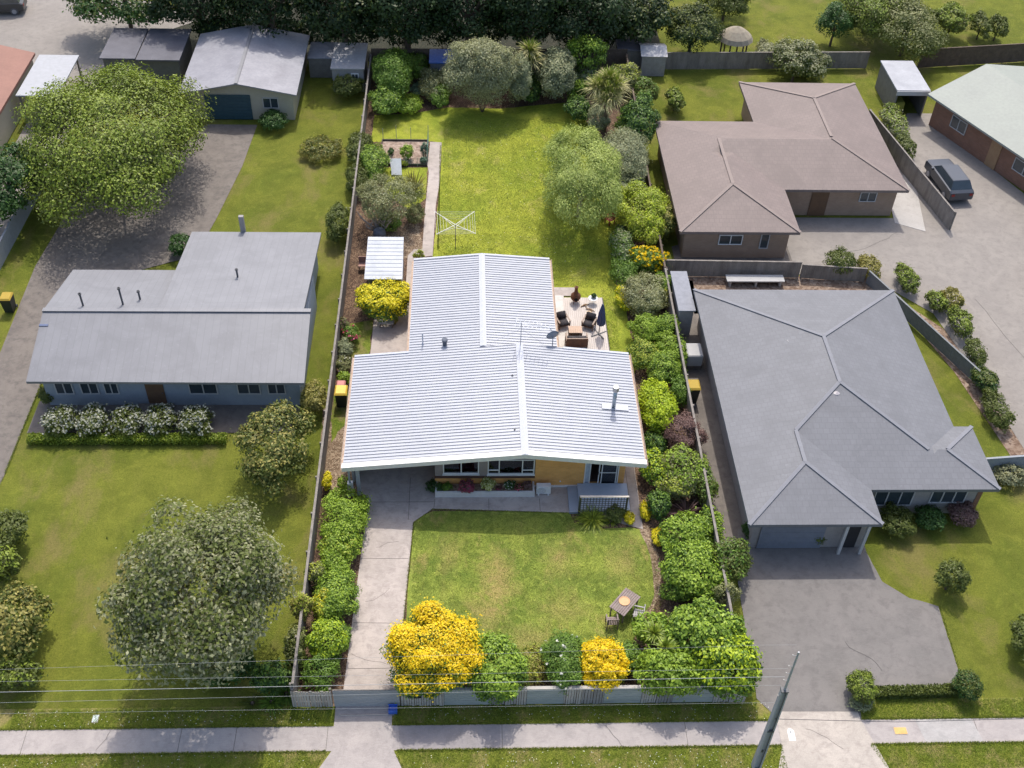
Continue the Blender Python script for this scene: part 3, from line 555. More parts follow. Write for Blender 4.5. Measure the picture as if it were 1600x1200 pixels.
def capstrip(p, q, w, lift=.05):
    mb = MB(); a, b = Vector(p), Vector(q); n = Vector((0, 0, 1)); d = (b-a).normalized(); sd_ = d.cross(n).normalized()*w/2
    mb.add([a-sd_+Vector((0, 0, -.012)), a+sd_+Vector((0, 0, -.012)), b+sd_+Vector((0, 0, -.012)), b-sd_+Vector((0, 0, -.012)), a+Vector((0, 0, lift)), b+Vector((0, 0, lift))], [(0, 4, 5, 3), (1, 2, 5, 4), (0, 1, 4), (3, 5, 2), (0, 3, 2, 1)]); return mb
capstrip((xR, yF-.01, zA(xR)+.045), (xR, yM+.02, zA(xR)+.045), .40, .03).build('ridge_cap', FLASH, roof)
capstrip((xr2, yM+.0, zBk(xr2)+.045), (xr2, yB+.01, zBk(xr2)+.045), .38, .03).build('ridge_cap', FLASH, roof)
mb = MB()
def barge(x0, x1, y, w, zf, out=-1):
    a, b = zf(x0), zf(x1); o = out*.03
    mb.add([(x0, y, a+.05), (x1, y, b+.05), (x1, y-out*w, b+.05), (x0, y-out*w, a+.05), (x0, y, a-.24), (x1, y, b-.24), (x0, y+o, a+.05), (x1, y+o, b+.05), (x0, y+o, a-.24), (x1, y+o, b-.24), (x0, y-out*w, a+.003), (x1, y-out*w, b+.003)],
           [(6, 7, 2, 3), (6, 8, 9, 7), (4, 5, 9, 8), (0, 4, 5, 1), (3, 2, 11, 10), (6, 3, 10, 8), (7, 9, 11, 2)])
barge(xL-.06, xR, yF, .30, lambda x: ze+s1*(x-xL)); barge(xR, xT+.06, yF, .30, zA)
mb.build('barge_board', mat('white_barge', (.78, .78, .76), (.70, .68, .64), .5, 5, .05), roof)
mb = MB(); barge(xb, xr2, yB, .12, zBk, 1); barge(xr2, xbr, yB, .12, zBk, 1); barge(xL, xb, yM, .12, zA, 1); barge(xbr+.3, xT, yM, .12, zA, 1); mb.build('barge_board', FLASH, roof)
for (x, y0, y1, z, sgn) in ((xL, yF, yM, zA(xL), -1), (xT, yF, yM, zA(xT), 1), (xb, yM+.1, yB, zBk(xb), -1), (xbr, yM+.02, yB, zBk(xbr), 1)):
    mb = MB(); a, b = sorted((x, x+sgn*.13))
    mb.box(a, b, y0, y1, z-.15, z-.13); mb.box(x+sgn*.115, x+sgn*.13, y0, y1, z-.13, z-.012) if sgn > 0 else mb.box(x-.13, x-.115, y0, y1, z-.13, z-.012); mb.build('gutter', RUST, roof)
STEEL = mat('flue_steel', (.42, .48, .54), (.30, .35, .40), .35, 3, .05, .55)
mb = MB(); fx, fy = 7.93, 41.85; mb.tube([(fx, fy, zA(fx)), (fx, fy, 4.45)], .11, 16); fl = mb.build('flue', STEEL, roof, True)
mb = MB(); mb.lathe([(.155, 4.36), (.17, 4.4), (.17, 4.62), (.15, 4.66)], (fx, fy, 0), 18); mb.build('cowl', mat('cowl_steel', (.5, .5, .5), (.3, .3, .3), .3, 4, .1, .8), fl)
mb = MB(); mb.add([(7.3, fy-.17, zA(7.3)+.052), (8.75, fy-.17, zA(8.75)+.052), (8.75, fy+.24, zA(8.75)+.052), (7.3, fy+.24, zA(7.3)+.052), (7.3, fy-.17, zA(7.3)+.035), (8.75, fy-.17, zA(8.75)+.035), (8.75, fy+.24, zA(8.75)+.035), (7.3, fy+.24, zA(7.3)+.035)], [(0, 1, 2, 3), (0, 4, 5, 1), (1, 5, 6, 2), (2, 6, 7, 3), (3, 7, 4, 0)])
mb.build('flue_flashing', FLASH, roof)
vx, vy = -1.21, 46.75; z = zA(vx); mb = MB(); mb.lathe([(.12, z-.02), (.12, z+.32), (.17, z+.33), (.17, z+.42), (.1, z+.45)], (vx, vy, 0), 14); mb.build('vent_pipe', mat('slate_vent', (.13, .15, .19), (.09, .10, .13)), roof)
vx, vy = -2.46, 46.95; z = zA(vx); mb = MB(); mb.tube([(vx, vy, z-.02), (vx, vy, z+.85)], .035, 8); mb.lathe([(.08, z), (.05, z+.09)], (vx, vy, 0), 10); mb.build('vent_pipe', FLASH, roof)
for (vx, vy) in ((2.52, 39.7), (2.52, 43.8)):
    mb = MB(); z = zA(vx); mb.lathe([(.05, z), (.04, z+.09)], (vx, vy, 0), 8); mb.build('vent_pipe', DKST, roof)
# --- TV antenna and dish, standing on the roof
ax, ay = 3.05, 46.25; t = thing('tv_antenna', 'white multi-element TV antenna on a thin mast on the roof ridge', 'antenna', (ax, ay, zA(ax)))
mb = MB(); mb.tube([(ax, ay, zA(ax)), (ax, ay, 5.35)], .022, 6); mb.build('mast', mat('mast_grey', (.35, .36, .4), (.28, .29, .32), .5), t)
WHT = mat('white_aluminium', (.85, .85, .85), (.78, .78, .78), .4)
mb = MB(); d = Vector((1.95, -.42, -.0)).normalized(); e = Vector((.2, .98, 0)).normalized(); b0 = Vector((ax-.35, ay+.1, 5.25))
mb.tube([b0, b0+d*2.0], .016, 6); mb.tube([b0+Vector((0, 0, .28)), b0+d*.55+Vector((0, 0, .28))], .014, 6); mb.build('boom', WHT, t)
for i in range(9):
    mb = MB(); c = b0+d*(.05+i*.235); l = .36-.012*i; mb.tube([c-e*l, c+e*l], .012, 5); mb.tube([c+Vector((0, 0, .02)), c+Vector((0, 0, .3 if i < 3 else .1))], .01, 5); mb.build('element', WHT, t)
mb = MB(); mb.tube([b0-e*.35, b0+d*1.9-e*.27], .009, 5); mb.tube([b0+e*.35, b0+d*1.9+e*.27], .009, 5); mb.build('reflector_rod', WHT, t)
for q in ((1.6, 46.9), (4.4, 46.9), (2.9, 44.6)):
    mb = MB(); mb.tube([(ax, ay, 4.9), (q[0], q[1], zA(q[0]) if q[1] < yM else zBk(q[0]))], .006, 4); mb.build('guy_wire', mat('wire_grey', (.3, .3, .33), (.25, .25, .27)), t)
dx, dy = 4.88, 46.55; t = thing('satellite_dish', 'grey satellite dish seen from behind at the roof valley', 'satellite dish', (dx, dy, 3.2)); DG = mat('dish_grey', (.22, .25, .30), (.18, .2, .24), .5)
mb = MB(); mb.tube([(dx, dy, zBk(dx)), (dx, dy, 3.75), (dx, dy+.12, 3.95)], .028, 7); mb.box(dx-.12, dx+.12, dy-.1, dy+.1, zBk(dx), zBk(dx)+.05); mb.build('bracket', DG, t)
Rm = Matrix.Rotation(math.radians(-78), 4, 'X') @ Matrix.Rotation(0, 4, 'Z'); mb = MB(); prof = [(.0, 0), (.12, .006), (.24, .025), (.36, .058), (.365, .064), (.24, .037), (.0, .012)]
Rm = Matrix.Rotation(math.radians(18), 4, 'Z') @ Rm; mb.lathe(prof[:4], (dx, dy+.16, 3.98), 24, Rm); mb.lathe([(r, zz+.008) for r, zz in prof[:4]], (dx, dy+.16, 3.98), 24, Rm); mb.build('reflector', DG, t, True)
mb = MB(); p = Vector((dx, dy+.16, 3.98)); mb.tube([p+Rm @ Vector((0, -.34, .06)), p+Rm @ Vector((0, -.1, .42))], .014, 5); mb.lathe([(.03, 0), (.04, .1)], p+Rm @ Vector((0, -.1, .4)), 8, Rm); mb.build('feed_arm', DG, t)
# --- porch, planter, heat pump, trellis
PORCH = mat('blue_grey_porch', (.40, .45, .53), (.35, .395, .47), .6, 2)
t = thing('porch', 'blue-grey painted porch platform with side steps at the sliding door', 'porch', (7, 38, 0))
mb = MB(); mb.box(5.95, 8.62, 37.05, 38.92, .035, .30); mb.build('platform', PORCH, t, bevel=.012)
mb = MB(); mb.box(5.42, 5.945, 37.05, 38.85, .035, .17); mb.build('step', mat('blue_grey_step', (.32, .36, .43), (.28, .32, .38), .6, 2), t)
TREL = mat('green_grey_lattice', (.10, .105, .07), (.065, .07, .05), .8)
t = thing('trellis', 'dark square lattice screen with pale top rail in front of the porch', 'trellis', (7.1, 36.93, 0)); ty = 36.93
mb = MB(); n = 15
for i in range(n+1): x = 5.95+i*2.4/n; mb.box(x-.015, x+.015, ty-.012, ty, .1, 1.5)
for i in range(9): zz = .15+i*.165; mb.box(5.93, 8.37, ty+.001, ty+.012, zz-.014, zz+.014)
mb.build('lattice', TREL, t)
mb = MB(); mb.box(5.88, 8.42, ty-.06, ty+.07, 1.52, 1.56); mb.build('top_rail', mat('pale_rail', (.62, .56, .48), (.5, .44, .37)), t)
for x in (5.9, 8.36): mb = MB(); mb.box(x-.045, x+.045, ty+.015, ty+.09, 0, 1.515); mb.build('post', TREL, t)
t = thing('planter', 'long white raised planter of flowers under the front windows', 'planter', (1, 38.5, 0)); PW = mat('white_planter', (.72, .71, .70), (.62, .60, .585), .6, 3)
mb = MB(); mb.box(-1.64, 3.64, 38.2, 38.31, .035, .42); mb.box(-1.64, -1.54, 38.315, 38.97, .035, .42); mb.box(3.54, 3.64, 38.315, 38.97, .035, .42); mb.build('wall', PW, t)
mb = MB(); mb.box(-1.535, 3.535, 38.315, 38.89, .05, .34); mb.build('soil', SOIL, t)
PZ = .34
def tuft(label, x, y, r, h, pal, flowers=None, fk=150, fs=.07, L=.09, z=PZ, cat='flowering plant', name='flower_clump', group=None):
    t = thing(name, label, cat, (x, y, z), group); mb = MB(); stems(mb, (x, y, z-.02), (x, y, z+h*.5), (r, r, h*.5), 4, .012); mb.build('stems', BARK, t)
    P, Nn, LL, ti, wd, al, u, d = crown_leaves((x, y, z+h*.5), (r*.8, r*.8, h*.42), L, 1.5, .4, -.3, .5); P[:, 2] = np.maximum(P[:, 2], z+.02)
    V, F, T = kites(P, Nn, LL, ti, wd); array_mesh('foliage', V, F, T, LM(pal), t)
    if flowers:
        sel = np.where((u > .75) & (d[:, 2] > -.2))[0]; ii = RNG.choice(sel, min(fk, len(sel)), replace=False)
        V, F, T = kites(P[ii]+d[ii]*.03, unit(Nn[ii]+d[ii]), np.full(len(ii), fs), RNG.random(len(ii)), .9); array_mesh('flowers', V, F, T, LM(flowers), t)
    return t
tuft('dark green creeper at the left end of the white planter', -1.65, 38.75, .55, .5, 'dark', z=.05)
tuft('low green plant inside the left end of the white planter', -1.0, 38.6, .38, .25, 'green')
tuft('round magenta flowering clump spilling over the white planter', .02, 38.42, .5, .62, 'purple', 'magenta', 420, .075)
tuft('round cream and green variegated clump in the white planter', 1.12, 38.6, .46, .6, 'yellowg', 'cream', 420, .07)
tuft('white flowering plant near the middle of the planter', 2.3, 38.6, .36, .4, 'dark', 'white', 45, .075)
tuft('small red-flowered seedlings in the planter soil', 1.75, 38.5, .2, .14, 'purple', 'magenta', 30, .05)
tuft('red flowering clump right of the white flowers in the planter', 2.85, 38.5, .27, .26, 'dark', 'pink', 90, .065)
tuft('dark bronze leafy plant at the right end of the planter', 3.25, 38.65, .3, .42, 'purple')
t = thing('heat_pump', 'white heat pump outdoor unit beside the planter', 'heat pump', (4.1, 38.5, 0)); mb = MB(); mb.box(3.74, 4.5, 38.34, 38.66, .1, .66); mb.build('casing', PAINTW, t, bevel=.015)
Mx = Matrix.Translation((4.0, 38.335, .38)) @ Matrix.Rotation(math.radians(90), 4, 'X'); mb = MB()
for r_ in (.06, .12, .18, .225): mb.tube([(4.0+r_*math.cos(k*.2618), 38.33, .38+r_*math.sin(k*.2618)) for k in range(25)], .007, 5, False)
mb.build('fan_grille', mat('grille', (.48, .48, .5), (.42, .42, .44)), t)
mb = MB(); mb.box(3.82, 3.9, 38.3, 38.7, .035, .098); mb.box(4.34, 4.42, 38.3, 38.7, .035, .098); mb.build('foot', PAINTW, t)
t = tag(MB().box(5.0, 5.07, 38.93, 38.975, .4, .47).build('wall_outlet', PAINTW, house), None)
# ================================================================== DECK AND GARDEN OBJECTS
DECKM = mat('silvered_decking', (.62, .57, .53), (.48, .43, .395), .85, 3, .25, stretch=(1, .2, 1))
t = thing('deck', 'low silvery timber deck of long boards beside the house', 'deck', (7.3, 50.5, 0))
mb = MB(); x = 6.2
while x < 8.68: mb.box(x, x+.115, 46.6, 54.75, .15, .185+random.uniform(-.002, .002)); x += .125
mb.build('boards', DECKM, t)
mb = MB(); mb.box(6.2, 8.7, 46.6, 54.7, .02, .148); mb.box(8.7, 8.74, 46.6, 54.76, .0, .19); mb.build('frame', WOOD, t)
CUSH = mat('charcoal_cushion', (.065, .06, .065), (.05, .045, .05), .9, 8, .2); TEAK = mat('dark_teak', (.13, .065, .04), (.08, .04, .028), .6, 5, .1); ARMW = mat('pale_arm', (.36, .29, .24), (.27, .2, .16), .7, 5)
def armchair(label, x, y, rot, z=.185):
    t = local(thing('armchair', label, 'armchair', (x, y, z), 'charcoal cushioned armchairs on the deck', rot)); t.rotation_euler = (0, 0, rot)
    mb = MB(); mb.box(-.36, .36, -.34, .34, .2, .27); mb.box(-.36, .36, .30, .36, .28, .62); mb.build('frame', TEAK, t)
    for sx in (-.35, .35):
        for yy in (-.33, .31): mb = MB(); mb.box(sx-.03, sx+.03, yy-.03, yy+.03, 0, .56); mb.build('leg', TEAK, t)
        mb = MB(); mb.box(sx-.045, sx+.045, -.38, .36, .565, .595); mb.build('armrest', ARMW, t)
    mb = MB(); mb.box(-.3, .3, -.34, .2, .275, .41); mb.build('seat_cushion', CUSH, t, True, .03)
    mb = MB(); M = Matrix.Translation((0, .24, .36)) @ Matrix.Rotation(math.radians(-16), 4, 'X'); mb.box(-.3, .3, -.07, .07, 0, .5, M); mb.build('back_cushion', CUSH, t, True, .03); return t
armchair('charcoal cushioned armchair on the white slab close to the roof edge', 5.98, 52.0, math.radians(18))
armchair('charcoal cushioned armchair on the deck next to the folded umbrella', 7.62, 51.9, math.radians(-24))
t = local(thing('garden_sofa', 'two-seat outdoor sofa with dark cushions and its brown back to the house roof', 'sofa', (6.72, 50.25, .185)));  mb = MB()
mb.box(-.66, .66, -.3, .34, .2, .27); mb.box(-.66, .66, -.36, -.31, .1, .74); mb.build('frame', TEAK, t); t.rotation_euler = (0, 0, .02)
for sx in (-.64, .64):
    mb = MB(); mb.box(sx-.045, sx+.045, -.36, .38, .58, .61); mb.build('armrest', ARMW, t)
    for yy in (-.3, .34): mb = MB(); mb.box(sx-.03, sx+.03, yy-.03, yy+.03, 0, .575); mb.build('leg', TEAK, t)
mb = MB(); mb.box(-.62, -.005, -.15, .36, .275, .4); mb.box(.005, .62, -.15, .36, .275, .4); mb.build('seat_cushion', CUSH, t, True, .03)
mb = MB(); mb.box(-.62, -.005, -.3, -.16, .4, .78); mb.box(.005, .62, -.3, -.16, .4, .78); mb.build('back_cushion', CUSH, t, True, .03)
mb = MB(); mb.box(-.66, .66, -.37, -.3, .745, .775); mb.build('back_rail', ARMW, t)
t = local(thing('coffee_table', 'low pale timber coffee table between the sofa and armchairs', 'table', (6.72, 51.2, .185))); mb = MB()
for i in range(6): mb.box(-.42+i*.14, -.288+i*.14, -.32, .32, .36, .385)
mb.build('tabletop', mat('pale_cedar', (.55, .40, .30), (.45, .32, .24), .7, 5), t)
for sx in (-.38, .38):
    for sy in (-.28, .28): mb = MB(); mb.box(sx-.025, sx+.025, sy-.025, sy+.025, 0, .358); mb.build('leg', TEAK, t)
mb = MB(); mb.box(-.36, .36, -.26, .26, .12, .14); mb.build('shelf', TEAK, t)
t = thing('chiminea', 'rust brown clay chiminea with round mouth and tall neck', 'chiminea', (6.95, 54.3, .185)); RU = mat('rusty_iron', (.20, .085, .04), (.10, .04, .025), .8, 7, .3); cx, cy = 6.95, 54.3
mb = MB(); mb.lathe([(.14, .40), (.27, .46), (.33, .6), (.31, .76), (.2, .9), (.12, 1.0), (.10, 1.35), (.13, 1.38), (.13, 1.41), (.075, 1.41), (.07, 1.1)], (cx, cy, 0), 22); mb.build('body', RU, t, True)
Mx = Matrix.Rotation(math.radians(80), 4, 'X'); mb = MB(); mb.lathe([(.15, 0), (.165, .05), (.13, .07), (.12, .03)], (cx, cy-.29, .64), 18, Mx); mb.build('mouth_ring', RU, t, True)
mb = MB(); mb.lathe([(.118, 0), (.118, .01)], (cx, cy-.325, .63), 18, Mx); mb.build('mouth', mat('mouth_black', (.012, .01, .01), (.01, .01, .01), .95), t)  # flat near-black disc in place of an open mouth
for a in (0, 2.1, 4.2): mb = MB(); mb.tube([(cx+.15*math.cos(a), cy+.15*math.sin(a), .44), (cx+.28*math.cos(a), cy+.28*math.sin(a), .185)], .02, 6); mb.build('leg', RU, t)
t = thing('patio_umbrella', 'closed navy umbrella on a dark pole with four-armed base at the deck edge', 'umbrella', (8.2, 51.2, .185)); ux, uy = 8.2, 51.2; NAVY = mat('navy_canvas', (.07, .095, .20), (.05, .065, .14), .85, 6, .2)
mb = MB()
for k, a in enumerate((.5, 2.05, 3.6, 5.2)): mb.bar((ux, uy, .215), (ux+.55*math.cos(a), uy+.55*math.sin(a), .205+.012*k), .06, .03)
mb.build('base', DKST, t)
mb = MB(); mb.tube([(ux, uy, .19), (ux, uy, 2.6)], .028, 8); mb.build('pole', DKST, t)
mb = MB(); prof = []; nn = 20
for (zz, r) in ((1.0, .20), (1.15, .22), (1.5, .19), (1.9, .16), (2.2, .11), (2.5, .05), (2.56, .035)):
    for k in range(nn): a = 2*math.pi*k/nn; q = r*(1+.28*(k % 2)); mb.v.append((ux+.05+q*math.cos(a), uy+q*math.sin(a), zz))
for i in range(6):
    for k in range(nn): mb.f.append((i*nn+k, i*nn+(k+1) % nn, (i+1)*nn+(k+1) % nn, (i+1)*nn+k))
mb.f.append(tuple(range(nn))); mb.f.append(tuple(range(6*nn, 7*nn))); mb.build('canopy', NAVY, t)
t = thing('side_table', 'small white side table at the back corner of the deck', 'table', (8.05, 54.2, .185)); mb = MB(); mb.lathe([(.3, .58), (.3, .61)], (8.05, 54.2, 0), 20); mb.build('tabletop', PAINTW, t)
for a in (.7, 2.8, 4.9): mb = MB(); mb.tube([(8.05+.1*math.cos(a), 54.2+.1*math.sin(a), .58), (8.05+.25*math.cos(a), 54.2+.25*math.sin(a), .185)], .014, 6); mb.build('leg', PAINTW, t)
t = thing('plant_bowl', 'dark bowl planted green on the white side table', 'plant pot', (8.1, 54.25, .61)); mb = MB(); mb.lathe([(.08, .612), (.17, .7), (.18, .76), (.15, .76), (.1, .7)], (8.1, 54.25, 0), 18); mb.build('bowl', mat('green_glaze', (.03, .07, .03), (.02, .04, .02), .4), t)
P, Nn, LL, ti, wd, al, u, d = crown_leaves((8.1, 54.25, .82), (.14, .14, .09), .06, 1.2); V, F, T = kites(P+np.array([0, 0, .0]), Nn, LL, ti, .5); V[:, 2] = np.maximum(V[:, 2], .75); array_mesh('foliage', V, F, T, LM('dark'), t)
for i, (x, y, a, lb) in enumerate([(7.55, 53.9, .4, 'curved piece of brown driftwood on the deck nearest the chiminea'), (7.85, 53.45, -.5, 'forked piece of brown driftwood lying by the navy umbrella')]):
    t = thing('driftwood', lb, 'driftwood', (x, y, .19), 'driftwood pieces on the deck'); mb = MB(); c, s = math.cos(a), math.sin(a)
    mb.tube([(x-.3*c, y-.3*s, .23), (x, y+.06, .27), (x+.3*c, y+.3*s, .24)], [.03, .05, .02], 7); mb.tube([(x, y+.05, .26), (x+.1, y-.25, .25)], [.035, .015], 6); mb.build('limb', mat('drift', (.30, .18, .09), (.2, .12, .06)), t)
t = thing('shallow_bowl', 'small pale shallow bowl among the driftwood on the deck', 'bowl', (7.75, 53.2, .19)); mb = MB(); mb.lathe([(.04, .19), (.15, .25), (.16, .26), (.12, .24), (.03, .21)], (7.75, 53.2, 0), 18); mb.build('bowl', mat('pale_clay', (.6, .45, .3), (.5, .38, .25)), t, True)
# clothes line
cx, cy, cz = -.72, 60.15, 1.95; t = thing('clothesline', 'white rotary clothesline with four arms on the back lawn', 'clothesline', (cx, cy, 0)); mb = MB(); mb.tube([(cx, cy, 0), (cx, cy, cz+.02)], .025, 8); mb.build('pole', mat('line_pole', (.16, .16, .14), (.1, .1, .09), .5), t)
cor = [(-2.12, 61.45), (.55, 61.5), (.62, 59.0), (-1.95, 58.9)]
for (x, y) in cor: mb = MB(); mb.bar((cx, cy, cz), (x, y, cz+.12), .026, .026); mb.build('arm', WHT, t)
for (x, y) in cor: mb = MB(); mb.bar((cx, cy, cz-.25), (cx+(x-cx)*.6, cy+(y-cy)*.6, cz+.05), .02, .02); mb.build('brace', WHT, t)
mb = MB()
for f in (.45, .6, .75, .88, .99):
    for k in range(4):
        a, b = cor[k], cor[(k+1) % 4]; A = (cx+(a[0]-cx)*f, cy+(a[1]-cy)*f, cz+.13*f); B = (cx+(b[0]-cx)*f, cy+(b[1]-cy)*f, cz+.13*f); mid = tuple((p+q)/2 for p, q in zip(A, B)); mb.tube([A, (mid[0], mid[1], mid[2]-.02), B], .006, 4)
mb.build('line', WHT, t)
# sheds
t = thing('garden_shed', 'small garden shed with white sloping iron roof beside the yellow shrub', 'shed', (-5.1, 56.4, 0))
mb = MB(); mb.box(-6.15, -4.1, 54.75, 58.2, 0, 1.82); mb.build('wall', mat('shed_wall', (.3, .3, .3), (.2, .2, .2)), t)
mb = MB(); mb.add([(-6.35, 54.4, 1.86), (-3.98, 54.4, 1.86), (-4.05, 58.45, 2.12), (-6.35, 58.45, 2.12), (-6.35, 54.4, 1.9), (-3.98, 54.4, 1.9), (-4.05, 58.45, 2.16), (-6.35, 58.45, 2.16)], [(0, 3, 2, 1), (4, 5, 6, 7), (0, 1, 5, 4), (1, 2, 6, 5), (2, 3, 7, 6), (3, 0, 4, 7)]); sr = mb.build('roof', mat('stained_white_iron', (.52, .545, .585), (.36, .39, .44), .55, .9, .05), t)
mb = MB()
for i in range(1, 11): y = 54.4+i*.37; zz = 1.905+(y-54.4)/4.05*.26; mb.box(-6.33, -4.04, y-.012, y+.012, zz-.01, zz+.012)
mb.build('rib', mat('shed_rib', (.40, .42, .46), (.33, .35, .39)), sr)
t = thing('blue_shed', 'grey board shed with bright blue roof at the rear fence', 'shed', (-1.8, 84, 0)); mb = MB(); mb.box(-2.9, -.4, 82.2, 84.4, 0, 1.9); mb.build('wall', mat('blue_grey_wall', (.13, .15, .19), (.09, .1, .13)), t)
mb = MB(); mb.box(-3.0, -.3, 82.2, 84.55, 1.95, 2.02); mb.build('roof', mat('blue_sheet', (.06, .16, .50), (.05, .11, .36), .5), t)
# bins, bench, misc
def wheelie(label, x, y, lidm, bodym, s=1.0, group=None):
    t = thing('wheelie_bin', label, 'wheelie bin', (x, y, 0), group); w_, d_ = .29*s, .34*s; h = .98*s
    mb = MB(); mb.add([(x-w_*.8, y-d_*.8, .05), (x+w_*.8, y-d_*.8, .05), (x+w_*.8, y+d_*.8, .05), (x-w_*.8, y+d_*.8, .05), (x-w_, y-d_, h), (x+w_, y-d_, h), (x+w_, y+d_, h), (x-w_, y+d_, h)], [(0, 3, 2, 1), (4, 5, 6, 7), (0, 1, 5, 4), (1, 2, 6, 5), (2, 3, 7, 6), (3, 0, 4, 7)]); mb.build('body', bodym, t)
    mb = MB(); mb.add([(x-w_-.03, y-d_-.04, h+.005), (x+w_+.03, y-d_-.04, h+.005), (x+w_+.03, y+d_+.03, h+.005), (x-w_-.03, y+d_+.03, h+.005), (x-w_*.85, y-d_*.85, h+.09), (x+w_*.85, y-d_*.85, h+.09), (x+w_*.85, y+d_*.9, h+.09), (x-w_*.85, y+d_*.9, h+.09)], [(0, 3, 2, 1), (4, 5, 6, 7), (0, 1, 5, 4), (1, 2, 6, 5), (2, 3, 7, 6), (3, 0, 4, 7)]); mb.build('lid', lidm, t)
    mb = MB(); mb.tube([(x-w_, y+d_+.08, h-.03), (x+w_, y+d_+.08, h-.03)], .018, 6); mb.build('handle', bodym, t)
    for sx in (-1, 1): mb = MB(); mb.tube([(x+sx*w_*.85, y+d_*.85, .1), (x+sx*(w_*.85+.05), y+d_*.85, .1)], .1, 12); mb.build('wheel', DKST, t)
BINB = mat('bin_body', (.03, .035, .03), (.02, .025, .02), .5); YEL = mat('yellow_lid', (.75, .52, .06), (.62, .42, .05), .5, 5, .02); RED = mat('faded_red_lid', (.55, .22, .20), (.45, .17, .16), .6)
gx, gy = G(533, 612, 1.0); wheelie('yellow-lidded wheelie bin beside the left eave', gx, gy, YEL, BINB, 1.12)
gx, gy = G(532.5, 601.5, .8); wheelie('smaller bin with faded red lid behind the yellow-lidded bin', gx, gy+.05, RED, BINB, .8)
gx, gy = G(10, 465, 1.0); wheelie('yellow-lidded bin at the far left edge by the white fence', gx, gy, mat('dull_yellow', (.45, .31, .04), (.36, .25, .03)), BINB, 1.1)
gx, gy = G(1083, 605, 1.0); wheelie('yellow-lidded bin beside the grey-roofed house path', gx, gy, mat('dull_yellow', (.45, .31, .04)), BINB, 1.2)
gx, gy = G(606, 503, .4); t = thing('garden_bench', 'low pale bench below the big yellow shrub', 'bench', (gx, gy, 0)); mb = MB(); mb.box(gx-.55, gx+.35, gy-.18, gy+.18, .36, .42); mb.build('seat', mat('pale_seat', (.5, .5, .52), (.4, .4, .42)), t)
for sx in (-.48, .25): mb = MB(); mb.box(gx+sx-.03, gx+sx+.03, gy-.15, gy+.15, .026, .355); mb.build('leg', WOOD, t)
bush('small dry brown potted bush at the end of the low bench', (609, 493, 622, 507), .6, 'olivey', .07, 'potted plant')
gx, gy = G(600, 365, .5); t = thing('covered_barbecue', 'dark blue-grey covered barbecue behind the white-roofed shed', 'barbecue', (gx, gy, 0)); mb = MB()
mb.lathe([(.42, 0), (.45, .5), (.4, .75), (.2, .92), (.02, .95)], (gx-.3, gy, 0), 14, Matrix.Scale(1, 4)); mb.build('cover', mat('cover_grey', (.12, .14, .18), (.06, .07, .09), .6, 4, .3), t, True)
gx, gy = G(566, 412, .5); t = thing('garden_chair', 'faded pink garden chair left of the white-roofed shed', 'chair', (gx, gy, 0)); PK = mat('faded_pink', (.42, .25, .21), (.32, .18, .15))
mb = MB(); mb.box(gx-.24, gx+.24, gy-.22, gy+.22, .42, .46); mb.build('seat', PK, t); mb = MB(); mb.box(gx-.24, gx+.24, gy+.225, gy+.26, .42, .9); mb.build('backrest', PK, t)
for sx in (-.21, .21):
    for sy in (-.19, .19): mb = MB(); mb.box(gx+sx-.02, gx+sx+.02, gy+sy-.02, gy+sy+.02, 0, .418); mb.build('leg', PK, t)
for (px, py, lb, rz) in ((941, 333, 'red timber chair in the shade under the willow', .3), (953, 342, 'darker red chair half hidden behind the one under the willow', -1.0)):
    gx, gy = G(px, py, .4); t = local(thing('garden_chair', lb, 'chair', (gx, gy, 0), 'red chairs under the willow', rz)); t.rotation_euler = (0, 0, rz); RC = mat('red_timber', (.42, .10, .08), (.28, .07, .05))
    mb = MB(); mb.box(-.27, .27, -.25, .25, .4, .44); mb.build('seat', RC, t); mb = MB(); [mb.box(-.27+i*.11, -.18+i*.11, .255, .285, .4, .95) for i in range(5)]; mb.build('backrest', RC, t)
    for sx in (-.24, .24):
        mb = MB(); mb.box(sx-.04, sx+.04, -.25, .25, .6, .63); mb.build('armrest', RC, t)
        for sy in (-.22, .22): mb = MB(); mb.box(sx-.025, sx+.025, sy-.02, sy+.02, 0, .398 if sy > 0 else .598); mb.build('leg', RC, t)
# front lawn table set
FT = mat('weathered_table', (.30, .235, .22), (.20, .155, .145), .75, 3, .2)
t = local(thing('outdoor_table', 'weathered slatted timber table on the front lawn', 'table', (7.66, 31.0, 0), None, math.radians(50))); t.rotation_euler = (0, 0, math.radians(50))
mb = MB(); [mb.box(-.72, .72, -.44+i*.11, -.348+i*.11, .70, .73) for i in range(8)]; mb.build('tabletop', FT, t); mb = MB(); mb.box(-.66, .66, -.38, -.34, .60, .698); mb.box(-.66, .66, .34, .38, .60, .698); mb.box(-.66, -.62, -.335, .335, .6, .698); mb.box(.62, .66, -.335, .335, .6, .698); mb.build('apron', FT, t)
for sx in (-.62, .62):
    for sy in (-.35, .35): mb = MB(); mb.box(sx-.03, sx+.03, sy-.03, sy+.03, 0, .598); mb.build('leg', FT, t)
t = thing('round_tray', 'round orange timber tray on the slatted table', 'tray', (7.62, 31.0, .73)); mb = MB(); mb.lathe([(.26, .732), (.27, .75), (.27, .765), (.24, .765), (.235, .75), (.1, .75)], (7.64, 31.02, 0), 24); mb.build('tray', mat('orange_timber', (.72, .40, .20), (.6, .32, .16), .6, 6, .1), t)
